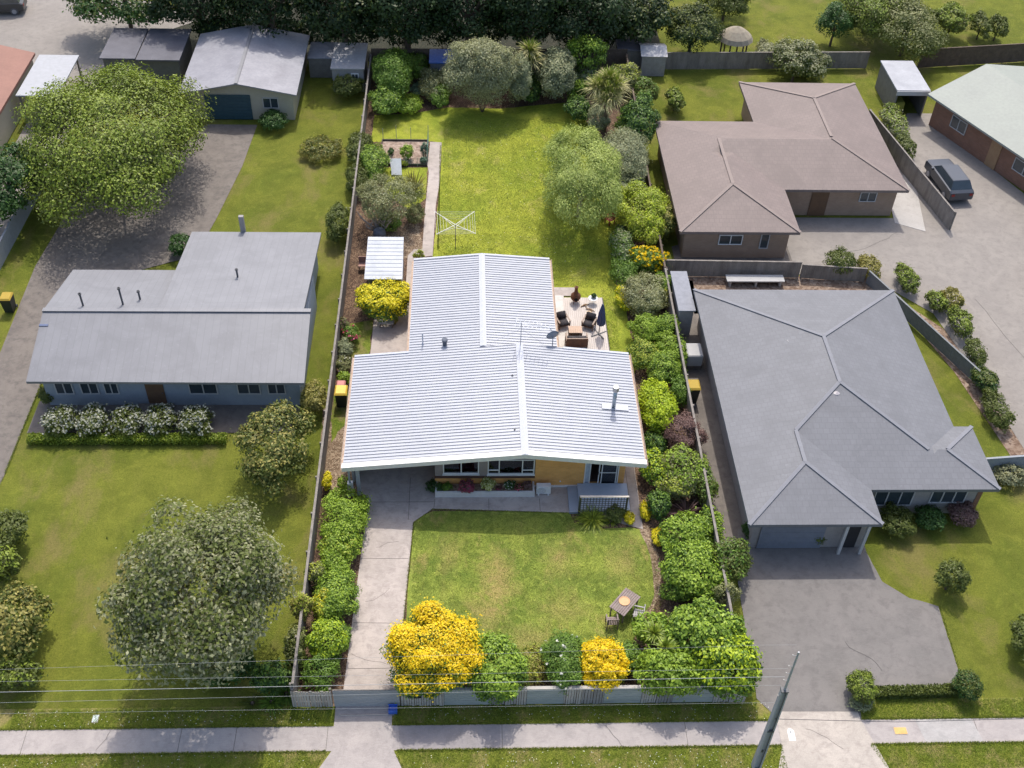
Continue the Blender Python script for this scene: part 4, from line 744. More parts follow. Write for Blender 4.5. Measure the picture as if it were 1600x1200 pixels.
def gchair(label, x, y, rot, m):
    t = local(thing('garden_chair', label, 'chair', (x, y, 0), 'slatted chairs at the lawn table', rot)); t.rotation_euler = (0, 0, rot); mb = MB(); [mb.box(-.24, .24, -.23+i*.09, -.155+i*.09, .42, .44) for i in range(5)]; mb.build('seat', m, t)
    mb = MB(); [mb.box(-.235+i*.08, -.19+i*.08, -.27, -.25, .46, .86) for i in range(6)]; mb.box(-.26, .26, -.28, -.24, .865, .92); mb.build('backrest', m, t)
    for sx in (-.26, .26):
        mb = MB(); mb.box(sx-.03, sx+.03, -.27, .24, .62, .65); mb.build('armrest', m, t)
        for sy in (-.25, .22): mb = MB(); mb.box(sx-.022, sx+.022, sy-.02, sy+.02, 0, .86 if sy < 0 else .618); mb.build('leg', m, t)
gchair('brown slatted chair tucked under the near end of the lawn table', 6.98, 30.12, math.radians(2), FT)
gchair('pale grey slatted chair at the right side of the lawn table', 8.28, 30.52, math.radians(75), mat('greyed_chair', (.40, .38, .38), (.3, .28, .28)))
# veg garden
t = thing('garden_edging', 'dark timber edging boards around the vegetable plot', 'edging', (-4.5, 72, 0)); DKW = mat('dark_edging', (.10, .085, .075), (.07, .06, .05))
mb = MB(); x0, x1, y0, y1 = -6.4, -2.92, 70.2, 73.6; mb.box(x0, x1, y0, y0+.06, 0, .2); mb.box(x0, x1, y1-.06, y1, 0, .2); mb.box(x0, x0+.06, y0+.065, y1-.065, 0, .2); mb.box(x1-.06, x1, y0+.065, y1-.065, 0, .2); mb.build('boards', DKW, t)
sheet('vegetable_soil', [(x0+.06, y0+.06), (x1-.06, y0+.06), (x1-.06, y1-.06), (x0+.06, y1-.06)], .06, mulchmat('dry_soil', (.2, .14, .11), (.32, .24, .19), (.42, .33, .27), 5))
t = thing('garden_netting', 'green mesh screen on thin posts around the vegetable plot', 'netting', (-3, 72, 0)); GM = mat('green_mesh', (.07, .18, .15), (.05, .13, .11), .7)
mb = MB()
for i in range(18): y = y0+.05+i*.2; mb.bar((x1+.03, y, .1), (x1+.03, y, 1.15), .012, .012)
for i in range(8): zz = .15+i*.14; mb.bar((x1+.045, y0, zz), (x1+.045, y1, zz), .01, .01)
for i in range(17): x = x0+.1+i*.2; mb.bar((x, y0-.03, .1), (x, y0-.03, .75), .008, .008)
for i in range(4): zz = .2+i*.17; mb.bar((x0, y0-.04, zz), (x1, y0-.04, zz), .008, .008)
mb.build('mesh', GM, t)
for (x, y, h) in ((x1+.04, y0, 1.3), (x1+.04, y1, 1.4), (-5.3, y1+.03, 1.3), (-4.2, y1+.03, 1.2), (-6.3, y1, 1.1), (-4.4, y0-.05, .8), (-3.6, y0-.05, .8)):
    mb = MB(); mb.bar((x, y, 0), (x, y, h), .035, .035); mb.build('post', mat('metal_stake', (.35, .38, .36), (.25, .28, .26)), t)
t = thing('corrugated_panel', 'small tilted pale sheet propped in front of the vegetable plot', 'panel', G(620, 262, .4)+(0,)); gx, gy = G(620, 262, .3); mb = MB(); mb.add([(gx-.35, gy-.7, .1), (gx+.4, gy-.7, .1), (gx+.3, gy+.5, .75), (gx-.5, gy+.45, .75), (gx-.35, gy-.7, .13), (gx+.4, gy-.7, .13), (gx+.3, gy+.5, .78), (gx-.5, gy+.45, .78)], [(0, 3, 2, 1), (4, 5, 6, 7), (0, 1, 5, 4), (1, 2, 6, 5), (2, 3, 7, 6), (3, 0, 4, 7)]); mb.build('sheet', mat('pale_sheet', (.5, .54, .57), (.4, .43, .46)), t)
for (bx, h, p, lb) in [((623, 225, 648, 250), 1.3, 'bright', 'leafy bright green vegetable clump in the middle of the fenced plot'), ((655, 222, 672, 245), 1.4, 'bluey', 'tall grey-green plant in the far right corner of the fenced plot'), ((606, 230, 616, 242), .5, 'dark', 'small dark green plant at the left of the fenced plot'), ((622, 250, 640, 260), .5, 'yellowg', 'pale low seedlings at the front of the fenced plot'), ((655, 244, 668, 256), .6, 'bluey', 'blue-green seedlings beside the green mesh')]:
    bush(lb, bx, h, p, .12, 'vegetable plant', 'vegetable_plant')
# street covers, pole, wires
def cover(label, px, py, w_, d_, m, z=.004):
    gx, gy = G(px, py, 0); t = thing('service_cover', label, 'service cover', (gx, gy, 0)); mb = MB(); mb.box(gx-w_/2, gx+w_/2, gy-d_/2, gy+d_/2, z, z+.02); mb.build('lid', m, t); mb = MB(); mb.box(gx-w_/2-.03, gx+w_/2+.03, gy-d_/2-.03, gy+d_/2+.03, z-.002, z+.008); mb.build('frame', CONC, t); return gx, gy
cover('yellow-orange service cover in the right footpath', 1407, 1142, .55, .32, mat('cover_yellow', (.72, .45, .16), (.6, .36, .12)))
cover('pale blue-white cover in the left grass verge', 149, 1123, .24, .34, mat('cover_white', (.7, .78, .82), (.6, .68, .7)), 0)
cx, cy = 12.62, 22.85; t = thing('power_pole', 'tall grey concrete power pole at the edge of the right driveway', 'power pole', (cx, cy, 0)); PC = mat('pole_concrete', (.46, .46, .48), (.34, .345, .37), .8, 2, .2); mb = MB()
def tap(mb, x0, x1, y0, y1, za, zb, k):
    f = lambda z: 1-(1-k)*z/9
    P = []
    for z in (za, zb):
        for (x, y) in ((x0, y0), (x1, y0), (x1, y1), (x0, y1)): P.append((cx+x*f(z), cy+y*f(z), z))
    mb.add(P, [(0, 3, 2, 1), (4, 5, 6, 7), (0, 1, 5, 4), (1, 2, 6, 5), (2, 3, 7, 6), (3, 0, 4, 7)])
tap(mb, -.19, .19, -.06, .12, -.1, 6.25, .62); tap(mb, -.19, -.11, -.15, -.062, 0.0, 6.25, .62); tap(mb, .11, .19, -.15, -.062, 0.0, 6.25, .62); mb.build('shaft', PC, t)
mb = MB(); mb.box(cx-.13, cx+.13, cy-.155, cy-.1, 3.2, 3.3); mb.box(cx-.03, cx+.03, cy-.09, cy-.062, 1.4, 1.6); mb.build('band', DKST, t)
mb = MB(); mb.tube([(cx+.1, cy-.14, .1), (cx+.08, cy-.13, 3), (cx+.06, cy-.13, 6.3)], .018, 6); mb.build('cable_duct', DKST, t)
mb = MB(); mb.tube([(cx, cy, 5.6), (cx, cy, 9.0)], [.055, .04], 10); mb.build('pole_extension', mat('galvanised_tube', (.42, .43, .45), (.36, .37, .39), .5), t)
mb = MB(); mb.box(cx-.15, cx+.15, cy-.13, cy+.12, 6.26, 6.33); mb.build('cap', DKST, t)
for zz in (5.95, 7.1, 7.6, 8.1, 8.85): mb = MB(); mb.tube([(cx-.02, cy-.02, zz-.06), (cx-.2, cy-.02, zz-.05), (cx-.2, cy-.02, zz)], [.014, .014, .024], 7); mb.build('insulator', mat('grey_porcelain', (.4, .39, .38), (.33, .32, .31), .4), t)
def z_at(px, py, ytar):
    lo, hi = 0, 20
    for _ in range(40):
        m_ = (lo+hi)/2
        if G(px, py, m_)[1] > ytar: lo = m_
        else: hi = m_
    return lo
wd = [('topmost thin overhead wire crossing the front shrubs', (0, 1046), (1190, 1008), 0.0035, .45), ('second thin overhead wire below the topmost one', (0, 1065), (1190, 1045), 0.0040, .85), ('thick pale overhead cable running above the front fence top', (0, 1081.5), (1185, 1058), 0.0095, -.2), ('pale overhead wire crossing the fence boards just below the thick cable', (0, 1098), (1190, 1071), 0.0045, -.5), ('lowest pale overhead wire above the verge grass', (0, 1115), (1190, 1098), 0.0038, -1.0)]
for i, (lb, a, b, r, dy) in enumerate(wd):
    zl, zr = z_at(a[0], a[1], 22.8), z_at(b[0], b[1], 22.83); A = G(a[0], a[1], zl); B = G(b[0], b[1], zr)
    q = Vector((A[0], A[1], zl)); p = Vector((B[0], B[1], zr)); q0 = q+(q-p)*.8; q0.z = zl+.5
    pts = [q0, q+(q0-q)*.5+Vector((0, 0, -.1)), q, q.lerp(p, .33), q.lerp(p, .66), p, Vector((cx-.2, 22.83, zr))]
    t = thing('overhead_wire', lb, 'overhead wire', tuple(q), 'overhead wires along the street'); mb = MB(); mb.tube(pts, r, 5); mb.build('wire', mat('pale_wire', (.42, .43, .43), (.34, .35, .35), .5), t)
A = G(1215, 1122, 4.8); zB = z_at(1600, 1123, 22.6); B = G(1600, 1123, zB); t = thing('overhead_wire', 'dark overhead wire running right of the pole above the footpath edge', 'overhead wire', (A[0], A[1], 6.6), 'overhead wires along the street'); mb = MB(); p = Vector((cx, cy-.1, z_at(1215, 1122, 22.8)+.02)); q = Vector((B[0], B[1], zB)); e = q+(q-p)*1.0; e.z = zB+.4; mb.tube([p, p.lerp(q, .5)-Vector((0, 0, .25)), q, e], .012, 5); mb.build('wire', mat('dark_wire', (.05, .05, .06), (.04, .04, .05)), t)
t = thing('ground_marker_tag', 'white tag-shaped marker with dark dot painted on the pale driveway', 'marking', G(1236, 1148, 0)+(.02,)); gx, gy = G(1236, 1148, 0)
mb = MB(); mb.prism([(gx-.14, gy-.3), (gx+.16, gy-.3), (gx+.16, gy+.18), (gx+.04, gy+.3), (gx-.06, gy+.3), (gx-.14, gy+.18)], .013, .018); mb.build('plate', PAINTW, t); mb = MB(); mb.lathe([(.04, .019), (.04, .022)], (gx+.01, gy+.12, 0), 12); mb.build('dot', DKST, t)
# ================================================================== NEIGHBOUR BUILDINGS
def hipfield(rects, z0, s, m, parent, cell=.25, skirt=.2, name='roof'):
    """one roof from several overlapping hip / gable volumes of the same pitch"""
    def zf(x, y):
        best = -1
        for (a, b, c, d, k) in rects:
            if a-1e-6 <= x <= b+1e-6 and c-1e-6 <= y <= d+1e-6:
                dx, dy = min(x-a, b-x), min(y-c, d-y); best = max(best, min(dx, dy) if k == 'h' else (dy if k == 'x' else dx))
        return best
    X0 = min(r[0] for r in rects); X1 = max(r[1] for r in rects); Y0 = min(r[2] for r in rects); Y1 = max(r[3] for r in rects)
    nx, ny = round((X1-X0)/cell), round((Y1-Y0)/cell); vid = {}; mb = MB(); edges = {}
    def vtx(i, j):
        if (i, j) not in vid: vid[(i, j)] = len(mb.v); mb.v.append((X0+i*cell, Y0+j*cell, z0+s*max(0, zf(X0+i*cell, Y0+j*cell))))
        return vid[(i, j)]
    for i in range(nx):
        for j in range(ny):
            c = zf(X0+(i+.5)*cell, Y0+(j+.5)*cell)
            if c < 0: continue
            a, b, cc, d = vtx(i, j), vtx(i+1, j), vtx(i+1, j+1), vtx(i, j+1); za, zb, zc, zd = mb.v[a][2], mb.v[b][2], mb.v[cc][2], mb.v[d][2]; zm = z0+s*c
            if abs((za+zc)/2-zm) <= abs((zb+zd)/2-zm): mb.f += [(a, b, cc), (a, cc, d)]
            else: mb.f += [(a, b, d), (b, cc, d)]
            for e in ((a, b), (b, cc), (cc, d), (d, a)): edges[e] = 1
    bd = [e for e in edges if (e[1], e[0]) not in edges]
    for (p, q) in bd:
        n = len(mb.v); mb.v += [(mb.v[p][0], mb.v[p][1], mb.v[p][2]-skirt), (mb.v[q][0], mb.v[q][1], mb.v[q][2]-skirt)]; mb.f.append((p, n, n+1, q))
    me_top = mb.build(name, m, parent); return me_top
def win(parent, x0, x1, z0, z1, y, axis='y', sgn=-1, fm=None, nb=1):
    """frame and pane stuck on a wall face at y (axis y) or x (axis x)"""
    def bx(mb, a, b, d0, d1, c, d):
        lo, hi = sorted((y+sgn*d0, y+sgn*d1))
        mb.box(a, b, lo, hi, c, d) if axis == 'y' else mb.box(lo, hi, a, b, c, d)
    fm = fm or PAINTW; mb = MB(); f = .06
    bx(mb, x0, x1, .002, .07, z0, z0+f); bx(mb, x0, x1, .002, .07, z1-f, z1); bx(mb, x0, x0+f, .002, .07, z0+f, z1-f); bx(mb, x1-f, x1, .002, .07, z0+f, z1-f)
    for i in range(1, nb+1): q = x0+(x1-x0)*i/(nb+1); bx(mb, q-.03, q+.03, .002, .07, z0+f, z1-f)
    o = mb.build('window', fm, parent); mb = MB(); bx(mb, x0+f, x1-f, .002, .03, z0+f, z1-f); mb.build('pane', DARKG, o); return o
DARKG = mat('dark_glass', (.05, .065, .08), (.035, .05, .06), .08, 2, 0, spec=.8)
def tilemat(name, c1, c2, gap, bw, rh, off=.5, rough=.65):
    m, t, b = nodes(name); v = objco(t); br = N(t, 'ShaderNodeTexBrick'); t.links.new(v, br.inputs['Vector']); br.inputs['Scale'].default_value = 1; br.offset = off
    br.inputs['Brick Width'].default_value = bw; br.inputs['Row Height'].default_value = rh; br.inputs['Mortar Size'].default_value = .018; br.inputs['Mortar Smooth'].default_value = .6
    br.inputs['Color1'].default_value = lin(c1); br.inputs['Color2'].default_value = lin(c2); br.inputs['Mortar'].default_value = lin(gap)
    n1 = noise(t, .55, 6, .68, v, .6); n2 = noise(t, 5, 5, .7, v)
    col = mixc(t, ramp(t, n1, [(.42, (0, 0, 0, 1)), (.62, (.55, .55, .55, 1))]), br.outputs[0], tuple(x*.78 for x in c2)+(1,))
    col = mixc(t, ramp(t, n2, [(.58, (0, 0, 0, 1)), (.72, (.5, .5, .5, 1))]), col, tuple(min(1, x*1.3) for x in c1)+(1,))
    t.links.new(col, b.inputs['Base Color']); b.inputs['Roughness'].default_value = rough; bump(t, b, br.outputs[1], -.35, .02); MATS[name] = m; return m
NR_GREY = tilemat('grey_tile_roof', (.165, .17, .188), (.152, .157, .174), (.13, .133, .148), .33, .32); NR_L = tilemat('light_grey_roof', (.215, .218, .236), (.205, .208, .226), (.17, .172, .187), .42, 60, 0, .5); NR_BR = tilemat('brown_tile_roof', (.205, .16, .147), (.188, .147, .135), (.155, .122, .112), .33, .34)
NR_SG = mat('sage_roof', (.30, .325, .29), (.27, .29, .265), .6, .5, .08)
TANB = brickmat('tan_neighbour_brick', (.34, .235, .165), (.30, .2, .14), (.3, .26, .22)); REDB = brickmat('red_brown_brick', (.25, .12, .075), (.2, .095, .06), (.2, .16, .13))
BLUEW = mat('blue_weatherboard', (.30, .345, .40), (.26, .30, .35), .7, 2); CREAM = mat('cream_wall', (.45, .42, .34), (.4, .37, .3), .7, 2); NPW = mat('soft_white', (.48, .48, .48), (.42, .42, .42), .6)
# left house
h = thing('house', 'wide grey-roofed blue weatherboard house left of the main section', 'house', (-16.5, 50, 0)); mb = MB()
V_ = [(-24.1, 44.5, 2.5), (-8.95, 44.4, 2.5), (-8.95, 49.1, 3.75), (-24.1, 49.1, 3.75), (-24.1, 54.5, 2.45), (-17.6, 54.5, 2.45), (-17.6, 49.1, 3.75), (-17.6, 58.5, 2.45), (-9.35, 58.5, 2.45), (-9.35, 49.1, 3.75)]
mb.add(V_+[(x, y, z-.16) for x, y, z in V_], [(0, 1, 2, 3), (3, 6, 5, 4), (6, 9, 8, 7), (10, 13, 12, 11), (13, 14, 15, 16), (16, 17, 18, 19), (0, 10, 11, 1), (1, 11, 12, 2), (0, 3, 13, 10), (3, 4, 14, 13), (4, 5, 15, 14), (5, 6, 16, 15), (6, 7, 17, 16), (7, 8, 18, 17), (8, 9, 19, 18)]); rf = mb.build('roof', NR_L, h)
mb = MB(); mb.bar((-24.12, 49.1, 3.78), (-8.93, 49.1, 3.78), .3, .05); mb.build('ridge_cap', NR_L, rf)
mb = MB(); mb.box(-23.6, -9.4, 45.2, 54, 0, 2.42); mb.build('wall', BLUEW, h); mb = MB(); mb.box(-17.2, -9.7, 54.01, 58.0, 0, 2.35); mb.build('wall', BLUEW, h)
for a, b in ((-23.0, -22.0), (-21.6, -20.6), (-20.3, -19.5), (-15.6, -14.0), (-12.9, -11.6), (-11.2, -10.2)): win(h, a, b, .9, 2.0, 45.2, fm=NPW)
mb = MB(); mb.box(-18.0, -17.0, 45.13, 45.19, .05, 2.1); dd = mb.build('door', mat('brown_door', (.16, .09, .05), (.12, .07, .04)), h); mb = MB(); mb.lathe([(.03, 0), (.03, .05)], (-17.1, 45.1, 1.05), 8, Matrix.Rotation(1.57, 4, 'X')); mb.build('handle', DKST, dd)
mb = MB(); mb.box(-18.6, -16.6, 43.9, 45.12, 0, .2); mb.build('entry_step', NCONC, h)
for (px, py, hh) in ((130, 478, .9), (192, 475, 1.2), (218, 464, .6), (370, 425, .9)):
    x, y = G(px, py, 3.6); zz = 3.75-(y-49.1)*.22 if y > 49.1 else 3.7; mb = MB(); mb.tube([(x, y, zz-.15), (x, y, zz+hh)], .06, 8); mb.lathe([(.1, zz+hh-.08), (.1, zz+hh)], (x, y, 0), 8); mb.build('vent_pipe', DKST, rf)
x, y = G(398, 345, 2.2); mb = MB(); mb.box(-14.5, -14.2, 58.51, 58.75, 0, 3.6); mb.build('chimney', mat('pale_chimney', (.33, .31, .3), (.26, .25, .24)), h)
x, y = G(72, 510, 3.2); mb = MB(); mb.box(x-.25, x+.25, y-.3, y+.3, 3.2, 3.5); mb.build('skylight', mat('bluish_glass', (.12, .16, .26), (.1, .12, .2), .2), rf)
# garage and sheds upper left
h = thing('garage', 'cream garage with pale gable roof and teal door at the upper left', 'garage', (-17.3, 81, 0)); mb = MB()
V_ = [(-21.8, 76.2, 2.35), (-17.35, 76.2, 3.25), (-12.9, 76.2, 2.35), (-12.9, 86, 2.35), (-17.35, 86, 3.25), (-21.8, 86, 2.35)]; mb.add(V_+[(x, y, z-.1) for x, y, z in V_], [(0, 1, 4, 5), (1, 2, 3, 4), (6, 11, 10, 7), (7, 10, 9, 8), (0, 6, 7, 1), (1, 7, 8, 2), (2, 8, 9, 3), (3, 9, 10, 4), (4, 10, 11, 5), (5, 11, 6, 0)])
rf = mb.build('roof', mat('mottled_grey_roof', (.34, .34, .375), (.24, .24, .27), .6, .6, .1), h); mb = MB(); mb.bar((-17.35, 76.18, 3.28), (-17.35, 86.02, 3.28), .25, .05); mb.build('ridge_cap', NR_L, rf)
mb = MB(); V_ = [(-21.4, 76.6, 0), (-13.3, 76.6, 0), (-13.3, 76.6, 2.33), (-17.35, 76.6, 3.1), (-21.4, 76.6, 2.33)]; mb.add(V_+[(x, 85.8, z) for x, y, z in V_], [(0, 1, 2, 3, 4), (5, 9, 8, 7, 6), (0, 4, 9, 5), (1, 6, 7, 2)]); mb.build('wall', CREAM, h)
mb = MB()
for i in range(8): mb.box(-19.95, -16.5, 76.5, 76.57-(i % 2)*.02, .05+i*.26, .05+i*.26+.25)
mb.build('roller_door', mat('teal_door', (.035, .085, .115), (.025, .065, .09), .5, 4, .1), h); win(h, -15.6, -14.4, 1.0, 1.9, 76.6, fm=NPW)
h = thing('shed', 'dark flat-roofed double shed left of the cream garage', 'shed', (-25.8, 84, 0)); mb = MB(); mb.box(-29.0, -26.2, 81.7, 86.9, 2.2, 2.32); mb.box(-26.1, -22.7, 81.5, 86.9, 2.2, 2.33); mb.build('roof', mat('charcoal_iron', (.13, .13, .155), (.09, .09, .11), .6, .8), h); mb = MB(); mb.box(-28.8, -22.9, 81.9, 86.7, 0, 2.19); mb.build('wall', mat('dull_wall', (.2, .19, .18), (.15, .14, .13)), h)
h = thing('shed', 'small white-roofed shed in the corner by the left paling fence', 'shed', (-9.5, 83, 0)); mb = MB(); mb.box(-10.8, -8.1, 81.0, 85.4, 1.96, 2.05); mb.build('roof', mat('dull_white_roof', (.42, .42, .43), (.33, .32, .33)), h); mb = MB(); mb.box(-10.7, -8.2, 81.1, 85.3, 0, 1.95); mb.build('wall', mat('shed_pale', (.33, .32, .32), (.25, .24, .24)), h); win(h, -9.2, -8.6, 1.1, 1.6, 81.1)
h = thing('shed', 'low grey lean-to between the cream garage and the small white shed', 'shed', (-11.9, 84.5, 0)); mb = MB(); mb.box(-12.85, -10.85, 83.2, 86, 1.7, 1.78); mb.build('roof', mat('bluegrey_iron', (.27, .28, .32), (.2, .21, .24)), h); mb = MB(); mb.box(-12.8, -10.9, 83.3, 85.9, 0, 1.69); mb.build('wall', mat('dull_wall', (.2, .19, .18)), h)
h = thing('house', 'red-brown roofed building at the upper left edge', 'house', (-37, 77, 0)); hipfield([(-46, -33.75, 68, 82, 'y')], 2.5, .25, mat('terracotta_roof', (.30, .15, .115), (.25, .125, .095), .7, .6), h, .5); mb = MB(); mb.box(-45.5, -34.2, 68.4, 81.6, 0, 2.4); mb.build('wall', CREAM, h); win(h, -40, -38, 1, 2, 68.4)
h = thing('carport', 'flat pale-roofed carport beside the red-brown roof', 'carport', (-32, 79, 0)); mb = MB(); mb.box(-33.7, -30.6, 75.6, 82.0, 2.3, 2.4); mb.build('roof', mat('pale_carport_roof', (.42, .43, .46), (.36, .37, .39)), h)
for (x, y) in ((-33.5, 75.8), (-30.8, 75.8), (-33.5, 81.8), (-30.8, 81.8)): mb = MB(); mb.box(x-.06, x+.06, y-.06, y+.06, 0, 2.29); mb.build('post', WOOD, h)
# grey roofed house, right
h = thing('house', 'large grey hip-roofed house with front garage right of the main section', 'house', (20, 43.5, 0))
rf = hipfield([(14, 26.5, 36.5, 52.75, 'h'), (14, 20.75, 34.25, 45, 'h'), (22.5, 27.5, 36.5, 41, 'h')], 2.5, .27, NR_GREY, h)
mb = MB()
for a, b in (((14, 52.75, 2.5), (20.25, 46.5, 4.19)), ((26.5, 52.75, 2.5), (20.25, 46.5, 4.19)), ((20.25, 46.5, 4.19), (20.25, 42.75, 4.19)), ((20.25, 42.75, 4.19), (17.375, 39.87, 3.41)), ((17.375, 39.87, 3.41), (17.375, 37.62, 3.41)), ((17.375, 37.62, 3.41), (14, 34.25, 2.5)), ((17.375, 37.62, 3.41), (20.75, 34.25, 2.5)), ((20.25, 42.75, 4.19), (24.25, 38.75, 3.11)), ((25.25, 38.75, 3.11), (27.5, 36.5, 2.5)), ((25.25, 38.75, 3.11), (27.5, 41.0, 2.5))): MB().bar((a[0], a[1], a[2]+.02), (b[0], b[1], b[2]+.02), .2, .05).build('ridge_cap', mat('ridge_grey', (.215, .222, .248), (.185, .19, .215)), rf)
mb = MB(); mb.prism([(14.5, 34.8), (20.3, 34.8), (20.3, 37), (27, 37), (27, 40.5), (26, 40.5), (26, 52.2), (14.5, 52.2)], 0, 2.49); mb.build('wall', mat('grey_brick_wall', (.33, .31, .30), (.27, .25, .245), .8, 3), h)
mb = MB()
for i in range(5): mb.box(14.9, 18.2, 34.72, 34.78-.015*(i % 2), .02+i*.42, .02+i*.42+.41)
mb.build('garage_door', mat('door_grey', (.20, .22, .27), (.16, .18, .22), .5), h)
mb = MB(); mb.box(19.0, 19.15, 34.3, 34.45, 0, 2.48); mb.box(20.1, 20.25, 34.3, 34.45, 0, 2.48); mb.build('porch_post', NPW, h); mb = MB(); mb.box(19.2, 20.0, 34.74, 34.79, .02, 2.05); dd = mb.build('door', mat('dark_door', (.03, .03, .035), (.02, .02, .025)), h)
win(h, 21.3, 23.4, .7, 1.95, 37.0, nb=2, fm=NPW); win(h, 24.3, 26.2, .9, 1.95, 37.0, nb=2, fm=NPW); mb = MB(); mb.box(26.75, 27.01, 36.97, 36.998, 0, 2.45); mb.build('brick_pier', REDB, h)
mb = MB(); x, y = G(1306, 615, 3.9); zz = 3.7; mb.lathe([(.22, 3.45), (.26, zz), (.3, zz+.12), (.2, zz+.3), (.05, zz+.34)], (x, y, 0), 14); mb.build('vent_turbine', mat('pale_metal', (.42, .4, .42), (.3, .28, .3), .4), rf)
x, y = G(1231, 538, 3.4); mb = MB(); mb.lathe([(.07, 3.1), (.07, 3.6), (.12, 3.6), (.12, 3.68)], (x, y, 0), 10); mb.build('vent_pipe', NR_L, rf)
# brown roofed house
h = thing('house', 'brown hip-roofed tan brick house at the upper right', 'house', (22, 68, 0)); rf = hipfield([(14, 30.75, 63.75, 72.75, 'h'), (14, 22, 58.75, 70, 'h'), (21.5, 30.75, 64, 78.75, 'h')], 2.5, .28, NR_BR, h)
mb = MB()
for a, b in (((26.125, 74.0, 3.79), (26.125, 68.6, 3.79)), ((26.125, 68.4, 3.79), (30.75, 63.75, 2.5)), ((26.125, 74.1, 3.79), (30.75, 78.75, 2.5)), ((18, 68.5, 3.62), (18, 62.75, 3.62)), ((18, 62.75, 3.62), (14, 58.75, 2.5)), ((18, 62.75, 3.62), (22, 58.75, 2.5)), ((26.125, 74.1, 3.79), (21.5, 78.75, 2.5))): MB().bar((a[0], a[1], a[2]+.02), (b[0], b[1], b[2]+.02), .22, .05).build('ridge_cap', mat('ridge_brown', (.26, .21, .19), (.225, .18, .165)), rf)
mb = MB(); mb.prism([(14.5, 59.3), (21.5, 59.3), (21.5, 64.3), (30.2, 64.3), (30.2, 78.2), (22, 78.2), (22, 72.2), (14.5, 72.2)], 0, 2.49); mb.build('wall', TANB, h)
win(h, 16.8, 18.4, 1.1, 1.9, 59.3, nb=1); win(h, 19.6, 20.2, .8, 2.0, 59.3, nb=0, fm=NPW); win(h, 27.6, 28.8, 1.2, 2.0, 64.3, nb=1, fm=NPW); mb = MB(); mb.box(24.2, 25.4, 64.22, 64.28, .02, 2.1); mb.build('door', mat('brown_door', (.16, .09, .05)), h)
mb = MB(); mb.box(18, 20.6, 72.9, 75.5, 0, .12); mb.build('terrace', mat('terracotta_paving', (.36, .22, .16), (.3, .18, .13)), h)
# sage roofed brick house top right, turned
ang = math.atan2(-9.1, 4.2); h = local(thing('house', 'sage green roofed brick house at the far right edge', 'house', (36.3, 76.6, 0), None, ang)); h.rotation_euler = (0, 0, ang); mb = MB()
V_ = [(-.5, 0, 2.6), (17, 0, 2.6), (17, 5.5, 4.0), (-.5, 5.5, 4.0), (17, 11, 2.6), (-.5, 11, 2.6)]; mb.add(V_+[(x, y, z-.15) for x, y, z in V_], [(0, 1, 2, 3), (3, 2, 4, 5), (6, 9, 8, 7), (9, 11, 10, 8), (0, 6, 7, 1), (1, 7, 8, 2), (2, 8, 10, 4), (4, 10, 11, 5), (5, 11, 9, 3), (3, 9, 6, 0)]); mb.build('roof', NR_SG, h)
mb = MB(); V_ = [(0, .6, 0), (0, 10.4, 0), (0, 10.4, 2.5), (0, 5.5, 3.8), (0, .6, 2.5)]; mb.add(V_+[(16.5, y, z) for x, y, z in V_], [(0, 1, 2, 3, 4), (5, 9, 8, 7, 6), (0, 4, 9, 5), (1, 6, 7, 2)]); mb.build('wall', REDB, h)
for a, b in ((2.0, 3.6), (8.6, 10.6), (12.5, 14)): win(h, a, b, 1, 2, .6, fm=NPW)
mb = MB(); mb.box(6.2, 7.2, .53, .59, .02, 2.1); mb.build('door', mat('tan_door', (.35, .22, .12), (.3, .18, .1)), h)
# white-roofed open shed and small structures
h = thing('carport', 'white-roofed narrow carport with a dark open front beside the shared driveway', 'carport', (35.3, 80.4, 0)); mb = MB(); mb.box(34.0, 36.7, 78.0, 82.9, 2.25, 2.36); mb.build('roof', mat('white_sheet_roof', (.42, .43, .46), (.3, .31, .34), .6, .8), h)
mb = MB(); mb.box(34.1, 34.22, 78.1, 82.8, 0, 2.24); mb.box(36.5, 36.62, 78.1, 82.8, 0, 2.24); mb.box(34.23, 36.49, 82.6, 82.8, 0, 2.24); mb.build('wall', mat('dull_wall', (.2, .19, .18)), h); mb = MB(); mb.box(34.0, 36.7, 77.9, 77.98, 1.95, 2.3); mb.build('fascia', NPW, h)
h = thing('storage_box', 'yellow-green machine stored in the mouth of the narrow carport', 'machine', (34.7, 78.6, 0)); mb = MB(); mb.box(34.35, 35.1, 78.3, 79.5, .15, 1.1); mb.build('body', mat('lime_paint', (.3, .32, .05), (.2, .2, .04)), h, bevel=.06)
for y in (78.5, 79.3): mb = MB(); mb.tube([(34.3, y, .2), (35.15, y, .2)], .18, 10); mb.build('wheel', DKST, h)
h = thing('shed', 'slim grey lean-to shed between the right paling fence and the grey-roofed house', 'shed', (13.8, 54, 0)); mb = MB(); x, y = G(1066, 450, 2); mb.box(x-.55, x+.5, y-2.3, y+1.6, 2.0, 2.08); mb.build('roof', mat('bluegrey_iron', (.27, .28, .32)), h); mb = MB(); mb.box(x-.45, x+.4, y-2.2, y+1.5, 0, 1.99); mb.build('wall', mat('shed_pale', (.33, .32, .32)), h)
x, y = G(1083, 549, .9); h = thing('water_tank', 'pale rectangular tank on a stand beside the right paling fence', 'tank', (x, y, 0)); mb = MB(); mb.box(x-.45, x+.5, y-.7, y+.5, .3, 1.15); mb.build('body', mat('tank_white', (.42, .42, .42), (.36, .36, .36)), h, bevel=.05); mb = MB(); mb.box(x-.4, x+.45, y-.65, y+.45, 0, .295); mb.build('stand', NCONC, h)
